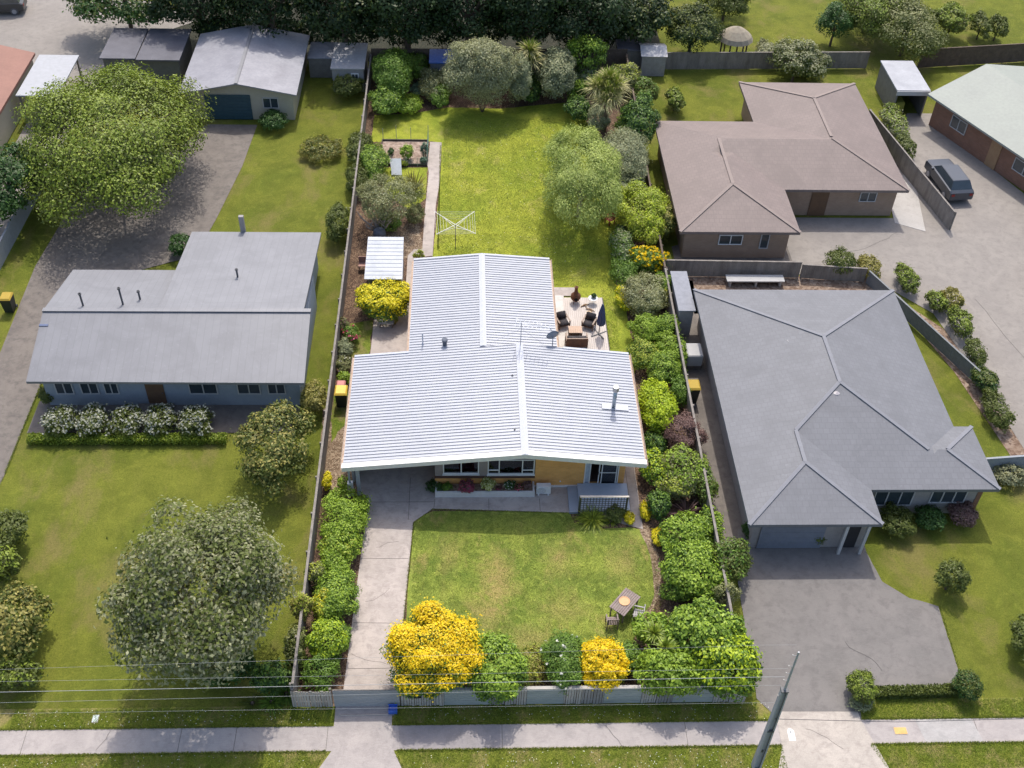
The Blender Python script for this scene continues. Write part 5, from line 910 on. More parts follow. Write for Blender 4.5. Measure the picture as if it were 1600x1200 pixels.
x, y = G(1180, 434, .5); h = thing('long_bench', 'long whitish bench against the fence behind the grey-roofed house', 'bench', (x, y, 0)); mb = MB(); mb.box(x-1.9, x+1.9, y-.35, y+.35, .4, .48); mb.build('seat', mat('tank_white', (.42, .42, .42)), h)
for sx in (-1.7, 0, 1.6): mb = MB(); mb.box(x+sx, x+sx+.12, y-.3, y+.3, 0, .395); mb.build('leg', mat('tank_white', (.42, .42, .42)), h)
x, y = G(1150, 55, 2.3); h = thing('gazebo', 'round thatched garden gazebo beyond the rear grey fence', 'gazebo', (x, y, 0)); mb = MB(); mb.lathe([(1.5, 2.0), (1.3, 2.35), (.7, 2.8), (.05, 3.1)], (x, y, 0), 14); mb.build('roof', mat('thatch', (.36, .32, .24), (.26, .22, .17), .9, 4, .4), h)
for a in range(6): mb = MB(); mb.tube([(x+1.1*math.cos(a*1.05), y+1.1*math.sin(a*1.05), 0), (x+1.1*math.cos(a*1.05), y+1.1*math.sin(a*1.05), 2.3)], .07, 6); mb.build('post', BARK, h)
x, y = G(1020, 78, 1.8); h = thing('shed', 'little white garden shed beyond the rear fence near the cabbage tree', 'shed', (x, y, 0)); mb = MB(); mb.add([(x-1.1, y-1.2, 1.8), (x+1.1, y-1.2, 1.8), (x+1.1, y, 2.2), (x-1.1, y, 2.2), (x+1.1, y+1.2, 1.8), (x-1.1, y+1.2, 1.8)], [(0, 1, 2, 3), (3, 2, 4, 5)]); mb.build('roof', mat('shed_white_roof', (.48, .48, .5), (.4, .4, .42)), h); mb = MB(); mb.box(x-1, x+1, y-1.1, y+1.1, 0, 1.79); mb.build('wall', mat('shed_pale', (.33, .32, .32)), h)
x, y = G(985, 75, 1.5); h = thing('shed', 'dark grey shed just left of the little white garden shed', 'shed', (x, y, 0)); mb = MB(); mb.box(x-1.2, x+1.0, y-1, y+1, 1.7, 1.8); mb.build('roof', mat('charcoal_iron', (.13, .13, .155)), h); mb = MB(); mb.box(x-1.1, x+.9, y-.9, y+.9, 0, 1.69); mb.build('wall', mat('dull_wall', (.2, .19, .18)), h)
# cars
def car(label, x, y, rz, col, L=4.5, W=1.8, H=1.62):
    t = local(thing('parked_car', label, 'car', (x, y, 0), 'parked dark cars on the shared driveway', rz)); t.rotation_euler = (0, 0, rz); m = mat('car_'+str(col), col, tuple(c*.85 for c in col), .3, 2, 0, .3, spec=.7)
    def ring(pts, wl): return pts
    prof = [(-L/2, .38), (-L/2, .85), (-L/2+.12, 1.0), (-L/2+.95, 1.06), (L/2-.25, 1.02), (L/2-.02, .9), (L/2, .38)]; mb = MB(); n = len(prof)
    rows = [(-W/2, 0.0), (-W/2+.1, .05), (W/2-.1, .05), (W/2, 0.0)]; vs = []
    for yy, dz in rows: vs += [(x_*(1 if dz else .985), yy, z_+(dz if z_ > .8 else 0)) for x_, z_ in prof]
    mb.add(vs, [(r*n+i, r*n+i+1, (r+1)*n+i+1, (r+1)*n+i) for r in range(3) for i in range(n-1)]+[tuple(range(n)), tuple(range(3*n, 4*n))]+[(r*n, (r+1)*n, (r+1)*n+n-1, r*n+n-1) for r in range(3)]); b = mb.build('body', m, t)
    mb = MB(); cw = W/2-.08; rw = W/2-.26; a0, a1, b0, b1 = -L/2+1.0, L/2-.25, -L/2+1.75, L/2-.65
    mb.add([(b0, -rw, H-.03), (b1, -rw, H-.03), (b1, rw, H-.03), (b0, rw, H-.03), (b0+.05, -rw+.05, H), (b1-.05, -rw+.05, H), (b1-.05, rw-.05, H), (b0+.05, rw-.05, H)], [(0, 3, 2, 1), (4, 5, 6, 7), (0, 1, 5, 4), (1, 2, 6, 5), (2, 3, 7, 6), (3, 0, 4, 7)]); mb.build('car_roof', m, t)
    mb = MB(); mb.add([(a0, -cw, 1.05), (a1, -cw, 1.05), (a1, cw, 1.05), (a0, cw, 1.05), (b0, -rw, H-.035), (b1, -rw, H-.035), (b1, rw, H-.035), (b0, rw, H-.035)], [(0, 1, 5, 4), (1, 2, 6, 5), (2, 3, 7, 6), (3, 0, 4, 7)]); mb.build('windows', DARKG, t)
    for sx in (-L/2+.85, L/2-.85):
        for sy in (-1, 1):
            mb = MB(); mb.tube([(sx, sy*(W/2-.2), .33), (sx, sy*(W/2+.02), .33)], .33, 16); wh = mb.build('wheel', DKST, t); mb = MB(); mb.tube([(sx, sy*(W/2+.02), .33), (sx, sy*(W/2+.035), .33)], .2, 12); mb.build('rim', mat('rim', (.4, .4, .42), (.3, .3, .32), .4), wh)
    for sy in (-1, 1):
        mb = MB(); mb.box(-L/2-.015, -L/2+.1, sy*.62-.18, sy*.62+.18, .72, .86); mb.build('headlight', mat('lamp_glass', (.6, .6, .6), (.5, .5, .5), .2), t); mb = MB(); mb.box(L/2-.06, L/2+.015, sy*.68-.12, sy*.68+.12, .7, .88); mb.build('tail_light', mat('tail_red', (.3, .02, .02), (.2, .01, .01), .3), t)
        mb = MB(); mb.box(a0+.25, a0+.4, sy*(W/2+.08)-.09, sy*(W/2+.08)+.09, 1.0, 1.14); mb.build('mirror', m, t)
    return t
car('dark blue-grey car parked on the shared driveway beside the fence', 35.45, 68.0, math.radians(-84), (.06, .07, .09))
car('dark car cut off by the right edge of the photo', 39.6, 55.8, math.radians(-80), (.045, .05, .065))
car('dark vehicle at the top left corner of the photo', -41.5, 94.5, math.radians(8), (.05, .055, .06), 5.2, 2, 1.9)
# ================================================================== PLANTS OF THE MAIN SECTION
BL = 'shrubs of the left border'; BR = 'shrubs of the right border'; FR = 'shrubs behind the street fence'; BK_ = 'plants at the rear of the garden'
# left border, front
bush('dense glossy green hedge shrub beside the top of the driveway', (503, 757, 575, 858), 1.7, 'bright', .15, group=BL, low=-.2, cover=2)
bush('glossy green hedge shrub with yellowish leaves, below the one at the driveway top', (499, 820, 562, 888), 1.5, 'bright', .15, group=BL, low=-.2, tips='yellowg', tipk=.15, cover=2)
bush('saturated green hedge shrub left of the middle of the driveway', (488, 884, 560, 970), 1.6, 'green', .12, group=BL, cover=2, tips='bright', tipk=.45)
bush('sparse pale yellow-green shrub against the left fence', (476, 880, 510, 915), 1.5, 'olive', .13, group=BL, tips='yellowg', tipk=.3)
bush('yellow variegated shrub beside the saturated green hedge', (487, 915, 526, 975), 1.5, 'yellowg', .13, group=BL, tips='gold', tipk=.2)
bush('yellowish bush leaning over the left paling fence', (452, 925, 488, 972), 2.2, 'olivey', .14, group=BL, tips='yellowg', tipk=.4)
bush('rounded light green shrub near the driveway gate', (482, 966, 541, 1032), 1.9, 'bright', .14, group=BL, cover=2, tips='lime', tipk=.3)
bush('darker green shrub in front of the rounded light green one', (470, 1010, 530, 1078), 1.3, 'green', .14, group=BL)
bush('small dark green shrub at the driveway edge', (525, 975, 549, 1010), .8, 'green', .1, group=BL)
bush('grey-green bush outside the left fence near the street', (445, 975, 480, 1045), 1.6, 'mute', .15, group=BL, tips='olive', tipk=.3)
bush('small bright yellow shrub against the left fence', (504, 735, 519, 768), 1.0, 'gold', .1, group=BL)
bush('small green plant beside the carport plinth', (527, 742, 548, 765), .6, 'bright', .1, group=BL)
bush('small bright green plant behind the wheelie bins', (526, 580, 550, 602), .9, 'bright', .12, group=BL)
bush('rose bush with red-pink blooms by the left fence', (536, 508, 562, 535), 1.1, 'green', .1, group=BL, flowers='pink', fk=26, fs=.17)
bush('faded pink-flowered bush behind the red-pink rose', (526, 495, 545, 520), 1.1, 'olive', .1, group=BL, flowers='purple', fk=30, fs=.12)
bush('grey-green perennial bush in front of the rose', (525, 530, 552, 560), 1.0, 'greyg', .1, group=BL)
bush('loose grey-green bush at the corner of the front roof', (524, 556, 551, 583), .9, 'olive', .1, group=BL, flowers='white', fk=14, fs=.08)
bush('large golden-topped green shrub in front of the white-roofed shed', (556, 434, 643, 500), 2.3, 'green', .15, group=BL, tips='gold', tipk=1.1, cover=2.2, up=.6)
bush('gnarled olive-grey tree with bare twisted limbs left of the garden path', (553, 266, 662, 354), 3.6, 'olive', .12, 'tree', 'tree', trunk=True, cover=.8, csize=.3, bark=PALEBARK, tips='silver', tipk=.12, low=-.1)
gt = [o for o in C.objects if o.get('label', '').startswith('gnarled olive-grey tree')][0]; gx, gy = gt.location.x, gt.location.y
bx_, by_ = G(592, 362, 0)
for k, (px, py, z) in enumerate(((558, 330, 1.7), (566, 318, 2.1), (575, 335, 1.6), (583, 315, 2.2), (596, 322, 2.0), (606, 330, 1.9), (618, 312, 2.2), (630, 326, 1.9), (571, 350, 1.3), (612, 345, 1.5), (600, 300, 2.5))):
    e = Vector(G(px, py, z)+(z,)); p0 = Vector((bx_+random.uniform(-.12, .12), by_, .05)); m1 = p0.lerp(e, .35)+Vector((random.uniform(-.2, .2), -.25, .15)); m2 = p0.lerp(e, .7)+Vector((random.uniform(-.2, .2), -.2, .1))
    mb = MB(); mb.tube([p0, m1, m2, e], [.1, .075, .05, .02], 6); mb.tube([m2, m2+Vector((random.uniform(-.5, .5), -.15, .45))], [.035, .012], 5); mb.tube([m1, m1+Vector((random.uniform(-.6, .6), -.1, .6))], [.04, .012], 5); mb.build('limb', PALEBARK, gt)
bush('darker green under-shrub in front of the gnarled tree', (590, 330, 628, 362), 1.2, 'green', .12, group=BL)
bush('small grey bush at the right foot of the gnarled tree', (632, 318, 664, 350), 1.3, 'olive', .1, group=BL)
flax('dark bronze flax with upright blades beside the garden path', 646, 300, 1.0, 1.7, 'olivey', 110, .08, spread=.5, droop=.3)
bush('leafy green citrus bush left of the fenced vegetable plot', (563, 224, 607, 280), 2.0, 'green', .14, group=BL, tips='bright', tipk=.4)
bush('dark green bush against the left fence below the citrus', (540, 255, 575, 300), 1.8, 'mute', .15, group=BL)
bush('round yellow-green clipped bush at the back corner of the house roof', (644, 393, 664, 405), .9, 'yellowg', .08, group=BL)
for i in range(9):
    pass
# rear garden
bush('tall dark green vine-covered bush in the left rear corner', (578, 72, 648, 156), 3.6, 'green', .18, group=BK_, low=-.1)
bush('mid green bush bordering the rear lawn corner', (578, 120, 634, 184), 2.2, 'green', .16, group=BK_, tips='bright', tipk=.2)
bush('low bright green plants along the rear lawn edge', (612, 144, 664, 180), 1.1, 'bright', .14, group=BK_)
bush('blue-green low plant in the rear bed', (640, 128, 668, 150), .6, 'bluey', .14, group=BK_)
bush('small yellowish bush against the rear brown fence', (650, 98, 668, 122), .9, 'olivey', .13, group=BK_)
bush('pale spiky green clump at the left end of the rear lawn', (594, 162, 618, 180), .8, 'greyg', .12, group=BK_)
bush('very large silver-green tree-like shrub at the rear lawn', (688, 56, 820, 168), 6.3, 'silver', .15, 'shrub', group=BK_, cover=1.9, tips='olive', tipk=.2, nmax=60000)
bush('dark green shrub wedged right of the silver-green one', (788, 80, 830, 165), 4.5, 'greyg', .15, group=BK_)
cabbage('smaller yellow-green cabbage tree between the silver and grey shrubs at the rear', 828, 78, 4.2, [(0, 0, .2), (.1, -.3, -.5)], 3.9, 1.4, n=300)
bush('grey-leaved bushy shrub right of the small cabbage tree', (834, 70, 904, 154), 4.2, 'greyg', .17, group=BK_, tips='silver', tipk=.3)
bush('bright green leafy tree at the rear right', (878, 60, 955, 115), 5, 'green', .2, 'tree', 'tree', trunk=True, tips='bright', tipk=.5)
bush('bright green shrub below the grey-leaved one', (880, 122, 925, 158), 2.2, 'green', .17, group=BK_, tips='bright', tipk=.6)
bush('dark green shrub at the right edge of the rear lawn', (882, 145, 922, 190), 1.8, 'dark', .15, group=BK_, tips='green', tipk=.4)
bush('bronze-green bush in the rear bed left of the silver-green giant', (655, 104, 700, 160), 1.8, 'olive', .15, group=BK_, tips='greyg', tipk=.3, cover=1.3)
bush('dark leafy bush in front of the blue-roofed shed', (668, 120, 706, 168), 1.5, 'green', .15, group=BK_)
bush('shaded green bush under the small cabbage tree', (806, 110, 850, 160), 2.0, 'dark', .15, group=BK_, tips='green', tipk=.3)
bush('grey-green bush joining the grey-leaved shrub and the bright green tree', (895, 90, 935, 140), 2.6, 'greyg', .16, group=BK_, tips='green', tipk=.3)
bush('olive bush behind the big cabbage tree', (955, 95, 1005, 150), 3.0, 'olive', .17, group=BK_, tips='yellowg', tipk=.3)
bush('green bush at the right fence behind the tall conical tree', (985, 120, 1030, 165), 2.4, 'mute', .17, group=BK_, tips='green', tipk=.4)
bush('tangled green bush at the rear fence between the corner vines and the shed', (630, 78, 672, 125), 2.0, 'green', .16, group=BK_, cover=1.2)
cabbage('big pale cabbage tree with drooping strap leaves and bare trunk', 950, 134, 3.9, [(0, -.05, .15), (-.7, .3, .3), (.7, .35, .35), (.1, .8, .7), (-.2, -.5, -.35), (.4, -.25, -.1)], 3.2, 1.55, n=420)
bush('grey-green shrub at the foot of the big cabbage tree', (916, 162, 956, 205), 1.7, 'greyg', .13, group=BK_)
bush('small green shrub right of the cabbage tree trunk', (960, 180, 998, 218), 1.6, 'green', .14, group=BK_, tips='bright', tipk=.3)
bush('tall dark green conical tree by the right fence', (972, 145, 1027, 232), 4.2, 'dark', .17, 'tree', 'tree', trunk=True, low=-.5, tips='green', tipk=.3)
bush('weeping light green willow on the right of the back lawn', (846, 188, 972, 362), 5.6, 'willow', .19, 'tree', 'tree', trunk=True, hang=1, cover=2.3, csize=.3, low=-.25, wid=.3, nmax=60000, bark=PALEBARK)
bush('silver-leaved shrub right of the weeping willow', (935, 200, 1012, 290), 3.6, 'silver', .13, group=BR, tips='greyg', tipk=.4)
bush('dark green shrub in the gap behind the red chairs', (955, 265, 1010, 322), 2.2, 'greyg', .14, group=BR)
bush('yellow-green feathery conifer by the right fence', (963, 290, 1048, 378), 3.0, 'yellowg', .15, 'conifer', group=BR, hang=1, tips='lime', tipk=.25, cover=2)
bush('dark olive bush right of the yellow-green conifer', (1022, 290, 1055, 400), 2.4, 'mute', .17, group=BR, tips='olivey', tipk=.3)
bush('mid green leafy shrub left of the orange-flowered bush', (951, 350, 992, 415), 1.9, 'green', .14, group=BR, tips='greyg', tipk=.4)
bush('low dark green shrub below the mid green one at the lawn edge', (954, 395, 996, 452), 1.4, 'green', .13, group=BR)
bush('sparse bush covered in yellow-orange flowers near the deck', (984, 385, 1046, 428), 1.8, 'green', .13, group=BR, flowers='orange', fk=230, fs=.2)
bush('rounded grey-topped shrub with yellow sides near the deck', (972, 426, 1042, 496), 2.1, 'olive', .11, group=BR, tips='silver', tipk=.3, cover=2)
bush('bright yellow-green foliage at the left side of the rounded grey shrub', (962, 440, 988, 492), 1.2, 'lime', .11, group=BR, tips='gold', tipk=.6)
bush('small bright yellow bush between the rounded grey shrub and the fence', (1034, 450, 1046, 480), 1.4, 'gold', .1, group=BR)
bush('ferny green shrub right of the deck lawn, largest of its row', (984, 492, 1040, 535), 1.6, 'bright', .12, group=BR, cover=2)
bush('ferny green shrub touching the right fence', (1020, 490, 1064, 530), 1.9, 'green', .12, group=BR, tips='bright', tipk=.6)
bush('yellow-tipped glossy shrub at the back corner of the front roof', (983, 526, 1030, 580), 1.6, 'green', .12, group=BR, tips='yellowg', tipk=.5)
bush('green fern-leaved shrub squeezed against the fence', (1025, 515, 1062, 560), 1.7, 'bright', .12, group=BR)
bush('soft green shrub just behind the round lime bush', (1008, 550, 1069, 600), 1.7, 'green', .11, group=BR, tips='bright', tipk=.5, cover=2)
bush('large round lime-green bush beside the front roof edge', (993, 592, 1057, 676), 2.2, 'bright', .14, group=BR, tips='lime', tipk=2.2, cover=2.4, csize=.3)
bush('reddish purple-brown twiggy shrub in the right border', (1034, 645, 1098, 705), 1.9, 'purple', .10, group=BR, cover=1.3)
bush('pale green leafy shrub below the purple-brown one', (1030, 695, 1106, 770), 2.1, 'olive', .15, group=BR, tips='bright', tipk=.5, cover=2)
bush('green shrub with yellow shoots right of the sliding door corner', (1000, 700, 1045, 760), 1.6, 'green', .15, group=BR, tips='lime', tipk=.4)
bush('yellow-flecked green shrub above the dark flax', (1025, 740, 1085, 782), 1.7, 'olive', .14, group=BR, tips='yellowg', tipk=.6)
bush('dark glossy camellia beside the side path', (1010, 766, 1047, 812), 1.3, 'dark', .13, group=BR, tips='green', tipk=.4)
bush('low bright yellow clipped plant beside the side path', (999, 780, 1017, 815), .45, 'gold', .09, group=BR, cover=2.4)
bush('low bright yellow strip plant at the lawn corner', (1018, 812, 1035, 867), .5, 'gold', .09, group=BR, cover=2.4)
bush('low bright yellow plant at the right foot of the trellis', (974, 798, 992, 820), .45, 'gold', .09, group=BR, cover=2.4)
bush('dark filler shrub against the right fence behind the lime bush', (1048, 575, 1078, 640), 1.5, 'green', .13, group=BR)
bush('shaded green shrub between the purple-brown shrub and the roof corner', (1004, 672, 1042, 712), 1.2, 'dark', .13, group=BR, tips='green', tipk=.3)
bush('leafy shrub against the right fence left of the slim lean-to', (1020, 425, 1052, 470), 1.7, 'green', .13, group=BR, tips='bright', tipk=.3)
bush('mid green shrub against the fence right of the ferny ones', (1046, 525, 1074, 575), 1.6, 'green', .13, group=BR, tips='bright', tipk=.4)
bush('green shrub against the right fence beside the pale green leafy one', (1080, 720, 1118, 790), 1.7, 'mute', .14, group=BR, tips='green', tipk=.4)
bush('green shrub against the right fence beside the dark purple flax', (1088, 790, 1130, 850), 1.6, 'green', .15, group=BR, tips='bright', tipk=.5)
bush('leafy shrub in the gap of the left hedge above the saturated green one', (497, 862, 545, 905), 1.4, 'bright', .13, group=BL)
flax('dark purple flax with long arching blades by the right fence', 1072, 802, .8, 1.35, 'purple', 80, .07)
flax('green and yellow striped flax clump in front of the trellis', 925, 808, .75, 1.15, 'bamboo', 380, .03, droop=1.0)
blades('yellow_leaves', (G(925, 815)[0], G(925, 815)[1], .05), 200, 1.05, .028, LM('yellowg'), [o for o in C.objects if o.get('label', '').startswith('green and yellow striped')][0], 1, 1.0)
bush('dark green bush in front of the lattice right of the striped flax', (945, 788, 976, 815), .8, 'mute', .1, group=BR)
flax('small yellow grassy tuft under the lattice', 955, 815, .6, .5, 'yellowg', 90, .03)
bush('light green hydrangea-like shrub right of the front lawn', (1030, 800, 1115, 868), 1.8, 'green', .17, group=BR, tips='bright', tipk=.7, cover=2)
bush('larger light green shrub beneath the hydrangea-like one', (1032, 840, 1140, 935), 2.1, 'green', .16, group=BR, tips='bright', tipk=.7, cover=2, nmax=60000)
bush('green shrub overhanging the right fence towards the asphalt drive', (1110, 835, 1172, 912), 2.3, 'mute', .17, group=BR, tips='green', tipk=.3)
bush('small green shrub above the lawn table', (1030, 905, 1095, 942), 1.2, 'green', .12, group=BR, tips='bright', tipk=.4)
bush('sparse shrub with pale bare branches at the right fence', (1108, 910, 1160, 950), 2.0, 'olive', .11, group=BR, cover=.5, bark=PALEBARK, stemn=9)
bush('broad green leafy tree-sized shrub at the street end of the right border', (1035, 940, 1165, 1045), 3.3, 'green', .2, group=BR, tips='bright', tipk=.5, cover=2, nmax=60000)
bush('bright yellow-green shrub in the right front corner', (1075, 985, 1188, 1088), 3.2, 'green', .2, group=BR, tips='lime', tipk=.5, cover=2, nmax=60000)
bush('green leafy shrub overhanging the front fence', (990, 1012, 1105, 1092), 2.6, 'bright', .19, group=FR, cover=2)
bush('large-leaved green bush right of the lawn table', (988, 955, 1052, 1010), 1.7, 'bright', .2, group=FR, cover=2)
x, y = G(1040, 1030, 1.6)
for (px, py, z, lb) in ((1040, 1012, 2.2, 'spiky cordyline standing above the corner shrubs'), (1022, 990, 1.9, 'darker green cordyline behind the spiky one')):
    x, y = G(px, py, z); t = thing('cordyline', lb, 'cordyline', (x, y, 0)); mb = MB(); mb.tube([(x, y, 0), (x+.03, y, z*.5), (x, y, z)], [.07, .05, .04], 7); mb.build('trunk', BARK, t); blades('leaf_head', (x, y, z), 80, .75, .07, LM('bamboo'), t, 1, .7, 1, .02)
# behind the street fence
bush('large golden-yellow leaved shrub beside the driveway gate', (600, 952, 758, 1082), 3.6, 'green', .125, group=FR, tips='orange', tipk=.85, cover=3, csize=.3, low=-.3, nmax=75000, up=.7)
bush('glossy green shrub right of the large golden one', (726, 990, 826, 1094), 2.9, 'green', .16, group=FR, tips='bright', tipk=.7, cover=2.2)
bush('thin olive-yellow shrub in the middle of the street fence', (800, 1008, 862, 1072), 1.4, 'olivey', .13, group=FR, tips='yellowg', tipk=.3, cover=1.3)
bush('green shrub with scattered white flowers left of the square golden bush', (848, 985, 914, 1080), 2.3, 'green', .11, group=FR, flowers='white', fk=24, fs=.14, cover=2.2)
bush('square-topped bright orange-yellow flowering bush', (904, 995, 980, 1082), 2.4, 'yellowg', .12, group=FR, cover=3.2, csize=.22, low=-.3, tips='orange', tipk=2.2)
bush('small dark green shrub between the orange-yellow bush and the cordylines', (962, 1000, 1006, 1052), 1.2, 'green', .13, group=FR)
flax('arching green agapanthus clump on the verge left of the fence', 425, 1098, .7, .8, 'green', 200, .035, 'agapanthus', 'agapanthus')
flax('second green agapanthus clump nearer the fence corner', 448, 1085, .7, .8, 'green', 200, .035, 'agapanthus', 'agapanthus')
flax('grassy clump further left on the verge', 395, 1100, .6, .6, 'mute', 130, .03, 'agapanthus', 'agapanthus')
bush('dark hedge shrub behind the agapanthus', (385, 1030, 462, 1085), 1.8, 'dark', .16, group='plants of the left front garden', tips='green', tipk=.4)
# ================================================================== PLANTS OF THE NEIGHBOURS
LF = 'plants of the left front garden'; LU = 'trees of the upper left'; RG = 'plants of the right gardens'; DT = 'dark trees along the top'
bush('spreading bright green tree above the left driveway', (32, 88, 330, 330), 7.0, 'mute', .21, 'tree', 'tree', trunk=True, tips='bamboo', tipk=.8, cover=1.8, group=LU, nmax=60000)
bush('dark tree at the far left edge below the spreading tree', (-40, 215, 62, 350), 5.0, 'dark', .28, 'tree', 'tree', trunk=True, group=LU)
bush('large grey-green tree in the left front garden', (165, 780, 455, 1080), 8.2, 'mutegrey', .22, 'tree', 'tree', trunk=True, tips='mute', tipk=.5, cover=1.6, nmax=60000, group=LF, bark=PALEBARK)
bush('round olive-green shrub tree before the left house', (368, 622, 484, 770), 3.2, 'mute', .2, 'tree', 'tree', trunk=True, tips='olivey', tipk=.3, group=LF)
bush('brownish shrub at the right corner of the left house', (470, 590, 510, 650), 1.8, 'olivey', .15, group=LF)
bush('round dark bush at the far left edge, upper one', (-30, 795, 45, 868), 2.0, 'mute', .18, group=LF)
bush('yellow-green bush at the far left edge below the upper one', (-30, 848, 32, 912), 2.0, 'mute', .18, group=LF, tips='bamboo', tipk=.6)
bush('big olive shrub at the far left edge, lower one', (-30, 905, 72, 1040), 3.0, 'mute', .2, group=LF, tips='olivey', tipk=.5)
bush('green shrub at the bottom left by the verge', (-30, 1030, 75, 1080), 1.6, 'mute', .18, group=LF, tips='bamboo', tipk=.3)
bush('low green shrub below the large grey-green tree', (300, 1000, 400, 1075), 1.4, 'dark', .18, group=LF)
bush('small dark shrub at the left house corner', (62, 600, 88, 632), 1.1, 'mute', .14, group=LF)
for i, px in enumerate((95, 145, 197, 250, 304)):
    bush('white hydrangea bush, %s in the row before the left house' % ('leftmost', 'second from left', 'middle one', 'second from right', 'rightmost')[i], (px-29, 630, px+29, 684), 1.3, 'mute', .14, 'hydrangea', 'hydrangea', 'white hydrangeas before the left house', flowers='dullwhite', fk=260, fs=.12)
t = thing('low_hedge', 'low clipped green hedge strip below the white hydrangeas', 'hedge', (-18.5, 42.3, 0)); 
x = RNG.uniform(-24, -13.2, 9000); P = np.stack([x, 42.3+RNG.uniform(-.28, .28, 9000), RNG.uniform(.05, .5, 9000)], 1); V, F, T = kites(P, unit(RNG.normal(size=(9000, 3))+[0, -.3, .8]), np.full(9000, .12), RNG.random(9000)); array_mesh('foliage', V, F, T, LM('bamboo'), t)
bush('dark green clipped bush beside the cream garage wall', (402, 170, 452, 205), 1.3, 'dark', .17, group=LU)
bush('dark shrub in front of the small white shed', (518, 110, 572, 152), 1.6, 'mute', .18, group=LU)
bush('brownish flower bed shrub on the lawn below the cream garage', (462, 210, 540, 252), 1.0, 'olivey', .15, group=LU, tips='mute', tipk=.5)
bush('tall narrow dark green shrub left of the left paling fence', (508, 295, 548, 395), 2.2, 'mute', .17, group=LU)
bush('green creeper bush inside the fence beside the brown strip', (538, 200, 585, 262), 1.8, 'mute', .17, group=LU)
bush('dark bush behind the rear extension of the left house', (262, 362, 300, 402), 1.4, 'dark', .17, group=LU)
bush('overhanging dark tree at the top left above the grey driveway', (85, -60, 300, 42), 6, 'dark', .3, 'tree', 'tree', trunk=True, group=DT, tips='mute', tipk=.3)
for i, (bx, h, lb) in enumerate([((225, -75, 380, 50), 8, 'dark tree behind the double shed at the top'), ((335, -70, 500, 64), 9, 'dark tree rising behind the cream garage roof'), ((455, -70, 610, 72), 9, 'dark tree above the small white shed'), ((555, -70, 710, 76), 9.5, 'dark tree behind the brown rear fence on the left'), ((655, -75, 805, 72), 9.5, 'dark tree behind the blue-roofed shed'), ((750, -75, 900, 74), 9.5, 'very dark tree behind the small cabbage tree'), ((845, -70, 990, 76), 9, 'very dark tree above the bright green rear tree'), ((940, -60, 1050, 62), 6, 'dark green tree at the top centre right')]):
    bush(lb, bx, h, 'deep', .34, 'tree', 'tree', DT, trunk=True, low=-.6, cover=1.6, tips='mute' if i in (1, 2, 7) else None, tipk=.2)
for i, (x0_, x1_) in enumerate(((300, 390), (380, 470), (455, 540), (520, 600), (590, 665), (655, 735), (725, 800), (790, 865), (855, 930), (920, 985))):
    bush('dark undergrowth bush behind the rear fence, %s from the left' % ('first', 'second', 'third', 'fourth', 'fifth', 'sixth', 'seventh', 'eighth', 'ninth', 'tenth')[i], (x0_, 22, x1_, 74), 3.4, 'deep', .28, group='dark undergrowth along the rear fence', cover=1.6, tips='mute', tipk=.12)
for (bx, h, p, lb, tp) in [((1035, 5, 1128, 82), 4.5, 'deep', 'round dark green tree beyond the little white shed', 'mute'), ((1090, -40, 1180, 28), 4, 'mute', 'olive tree at the top right of the dark round one', None), ((1200, 60, 1290, 125), 3.5, 'mute', 'grey-green shrub tree over the rear grey fence', 'mutegrey'), ((1270, 10, 1340, 62), 3.5, 'dark', 'small dark round tree right of the gazebo', None), ((1310, -45, 1410, 55), 4.5, 'mute', 'bright green bushy tree at the upper right', 'bamboo'), ((1370, -10, 1470, 92), 4.5, 'mute', 'darker green bushy tree beside the bright bushy one', 'olive'), ((1455, 5, 1520, 55), 3, 'mute', 'young green tree on the far right lawn, left one', 'bamboo'), ((1518, 18, 1548, 60), 2.2, 'mute', 'slender young tree on the far right lawn', None), ((1545, 20, 1575, 62), 2.2, 'mute', 'small young tree nearest the right edge of the far lawn', None), ((1180, 60, 1215, 98), 1.6, 'mutegrey', 'pale shrub beside the gazebo', None), ((1040, 125, 1070, 185), 1.8, 'mute', 'green shrub on the lawn of the brown-roofed house', 'bamboo'), ((1225, 90, 1290, 122), 1.4, 'dark', 'dark low shrub at the foot of the rear grey fence', None), ((1375, 150, 1420, 230), 1.6, 'mutegrey', 'pale green shrub beside the narrow carport', 'bamboo'), ((1400, 195, 1430, 260), 1.4, 'mute', 'dark shrub below the pale one beside the shared driveway', None)]:
    bush(lb, bx, h, p, .2, 'tree' if h > 2 else 'shrub', 'tree' if h > 2 else 'shrub', RG, trunk=h > 2, tips=tp, tipk=.5)
for i, (bx, h, p, tp) in enumerate([((1285, 388, 1345, 432), 1.6, 'mute', None), ((1338, 395, 1378, 438), 1.2, 'olivey', None), ((1398, 410, 1436, 458), 1.3, 'mute', 'bamboo'), ((1448, 452, 1482, 490), 1.2, 'mute', 'bamboo'), ((1470, 448, 1506, 485), 1.3, 'olivey', None), ((1482, 478, 1520, 530), 1.4, 'mute', 'bamboo'), ((1508, 525, 1540, 575), 1.4, 'mute', None), ((1520, 570, 1562, 622), 1.3, 'dark', 'mute'), ((1535, 600, 1580, 680), 1.3, 'mute', None)]):
    bush(['leafy dark green shrub at the courtyard fence bend', 'reddish-olive shrub right of the leafy dark one', 'green shrub at the top corner of the side lawn', 'bright-topped shrub where the side lawn border bends', 'brownish shrub above the bright-topped one', 'large green shrub in the upper part of the driveway border', 'mid green shrub halfway down the driveway border', 'dark shrub in the lower part of the driveway border', 'lowest shrub of the driveway border'][i], bx, h, p, .15, group=RG, tips=tp, tipk=.5)
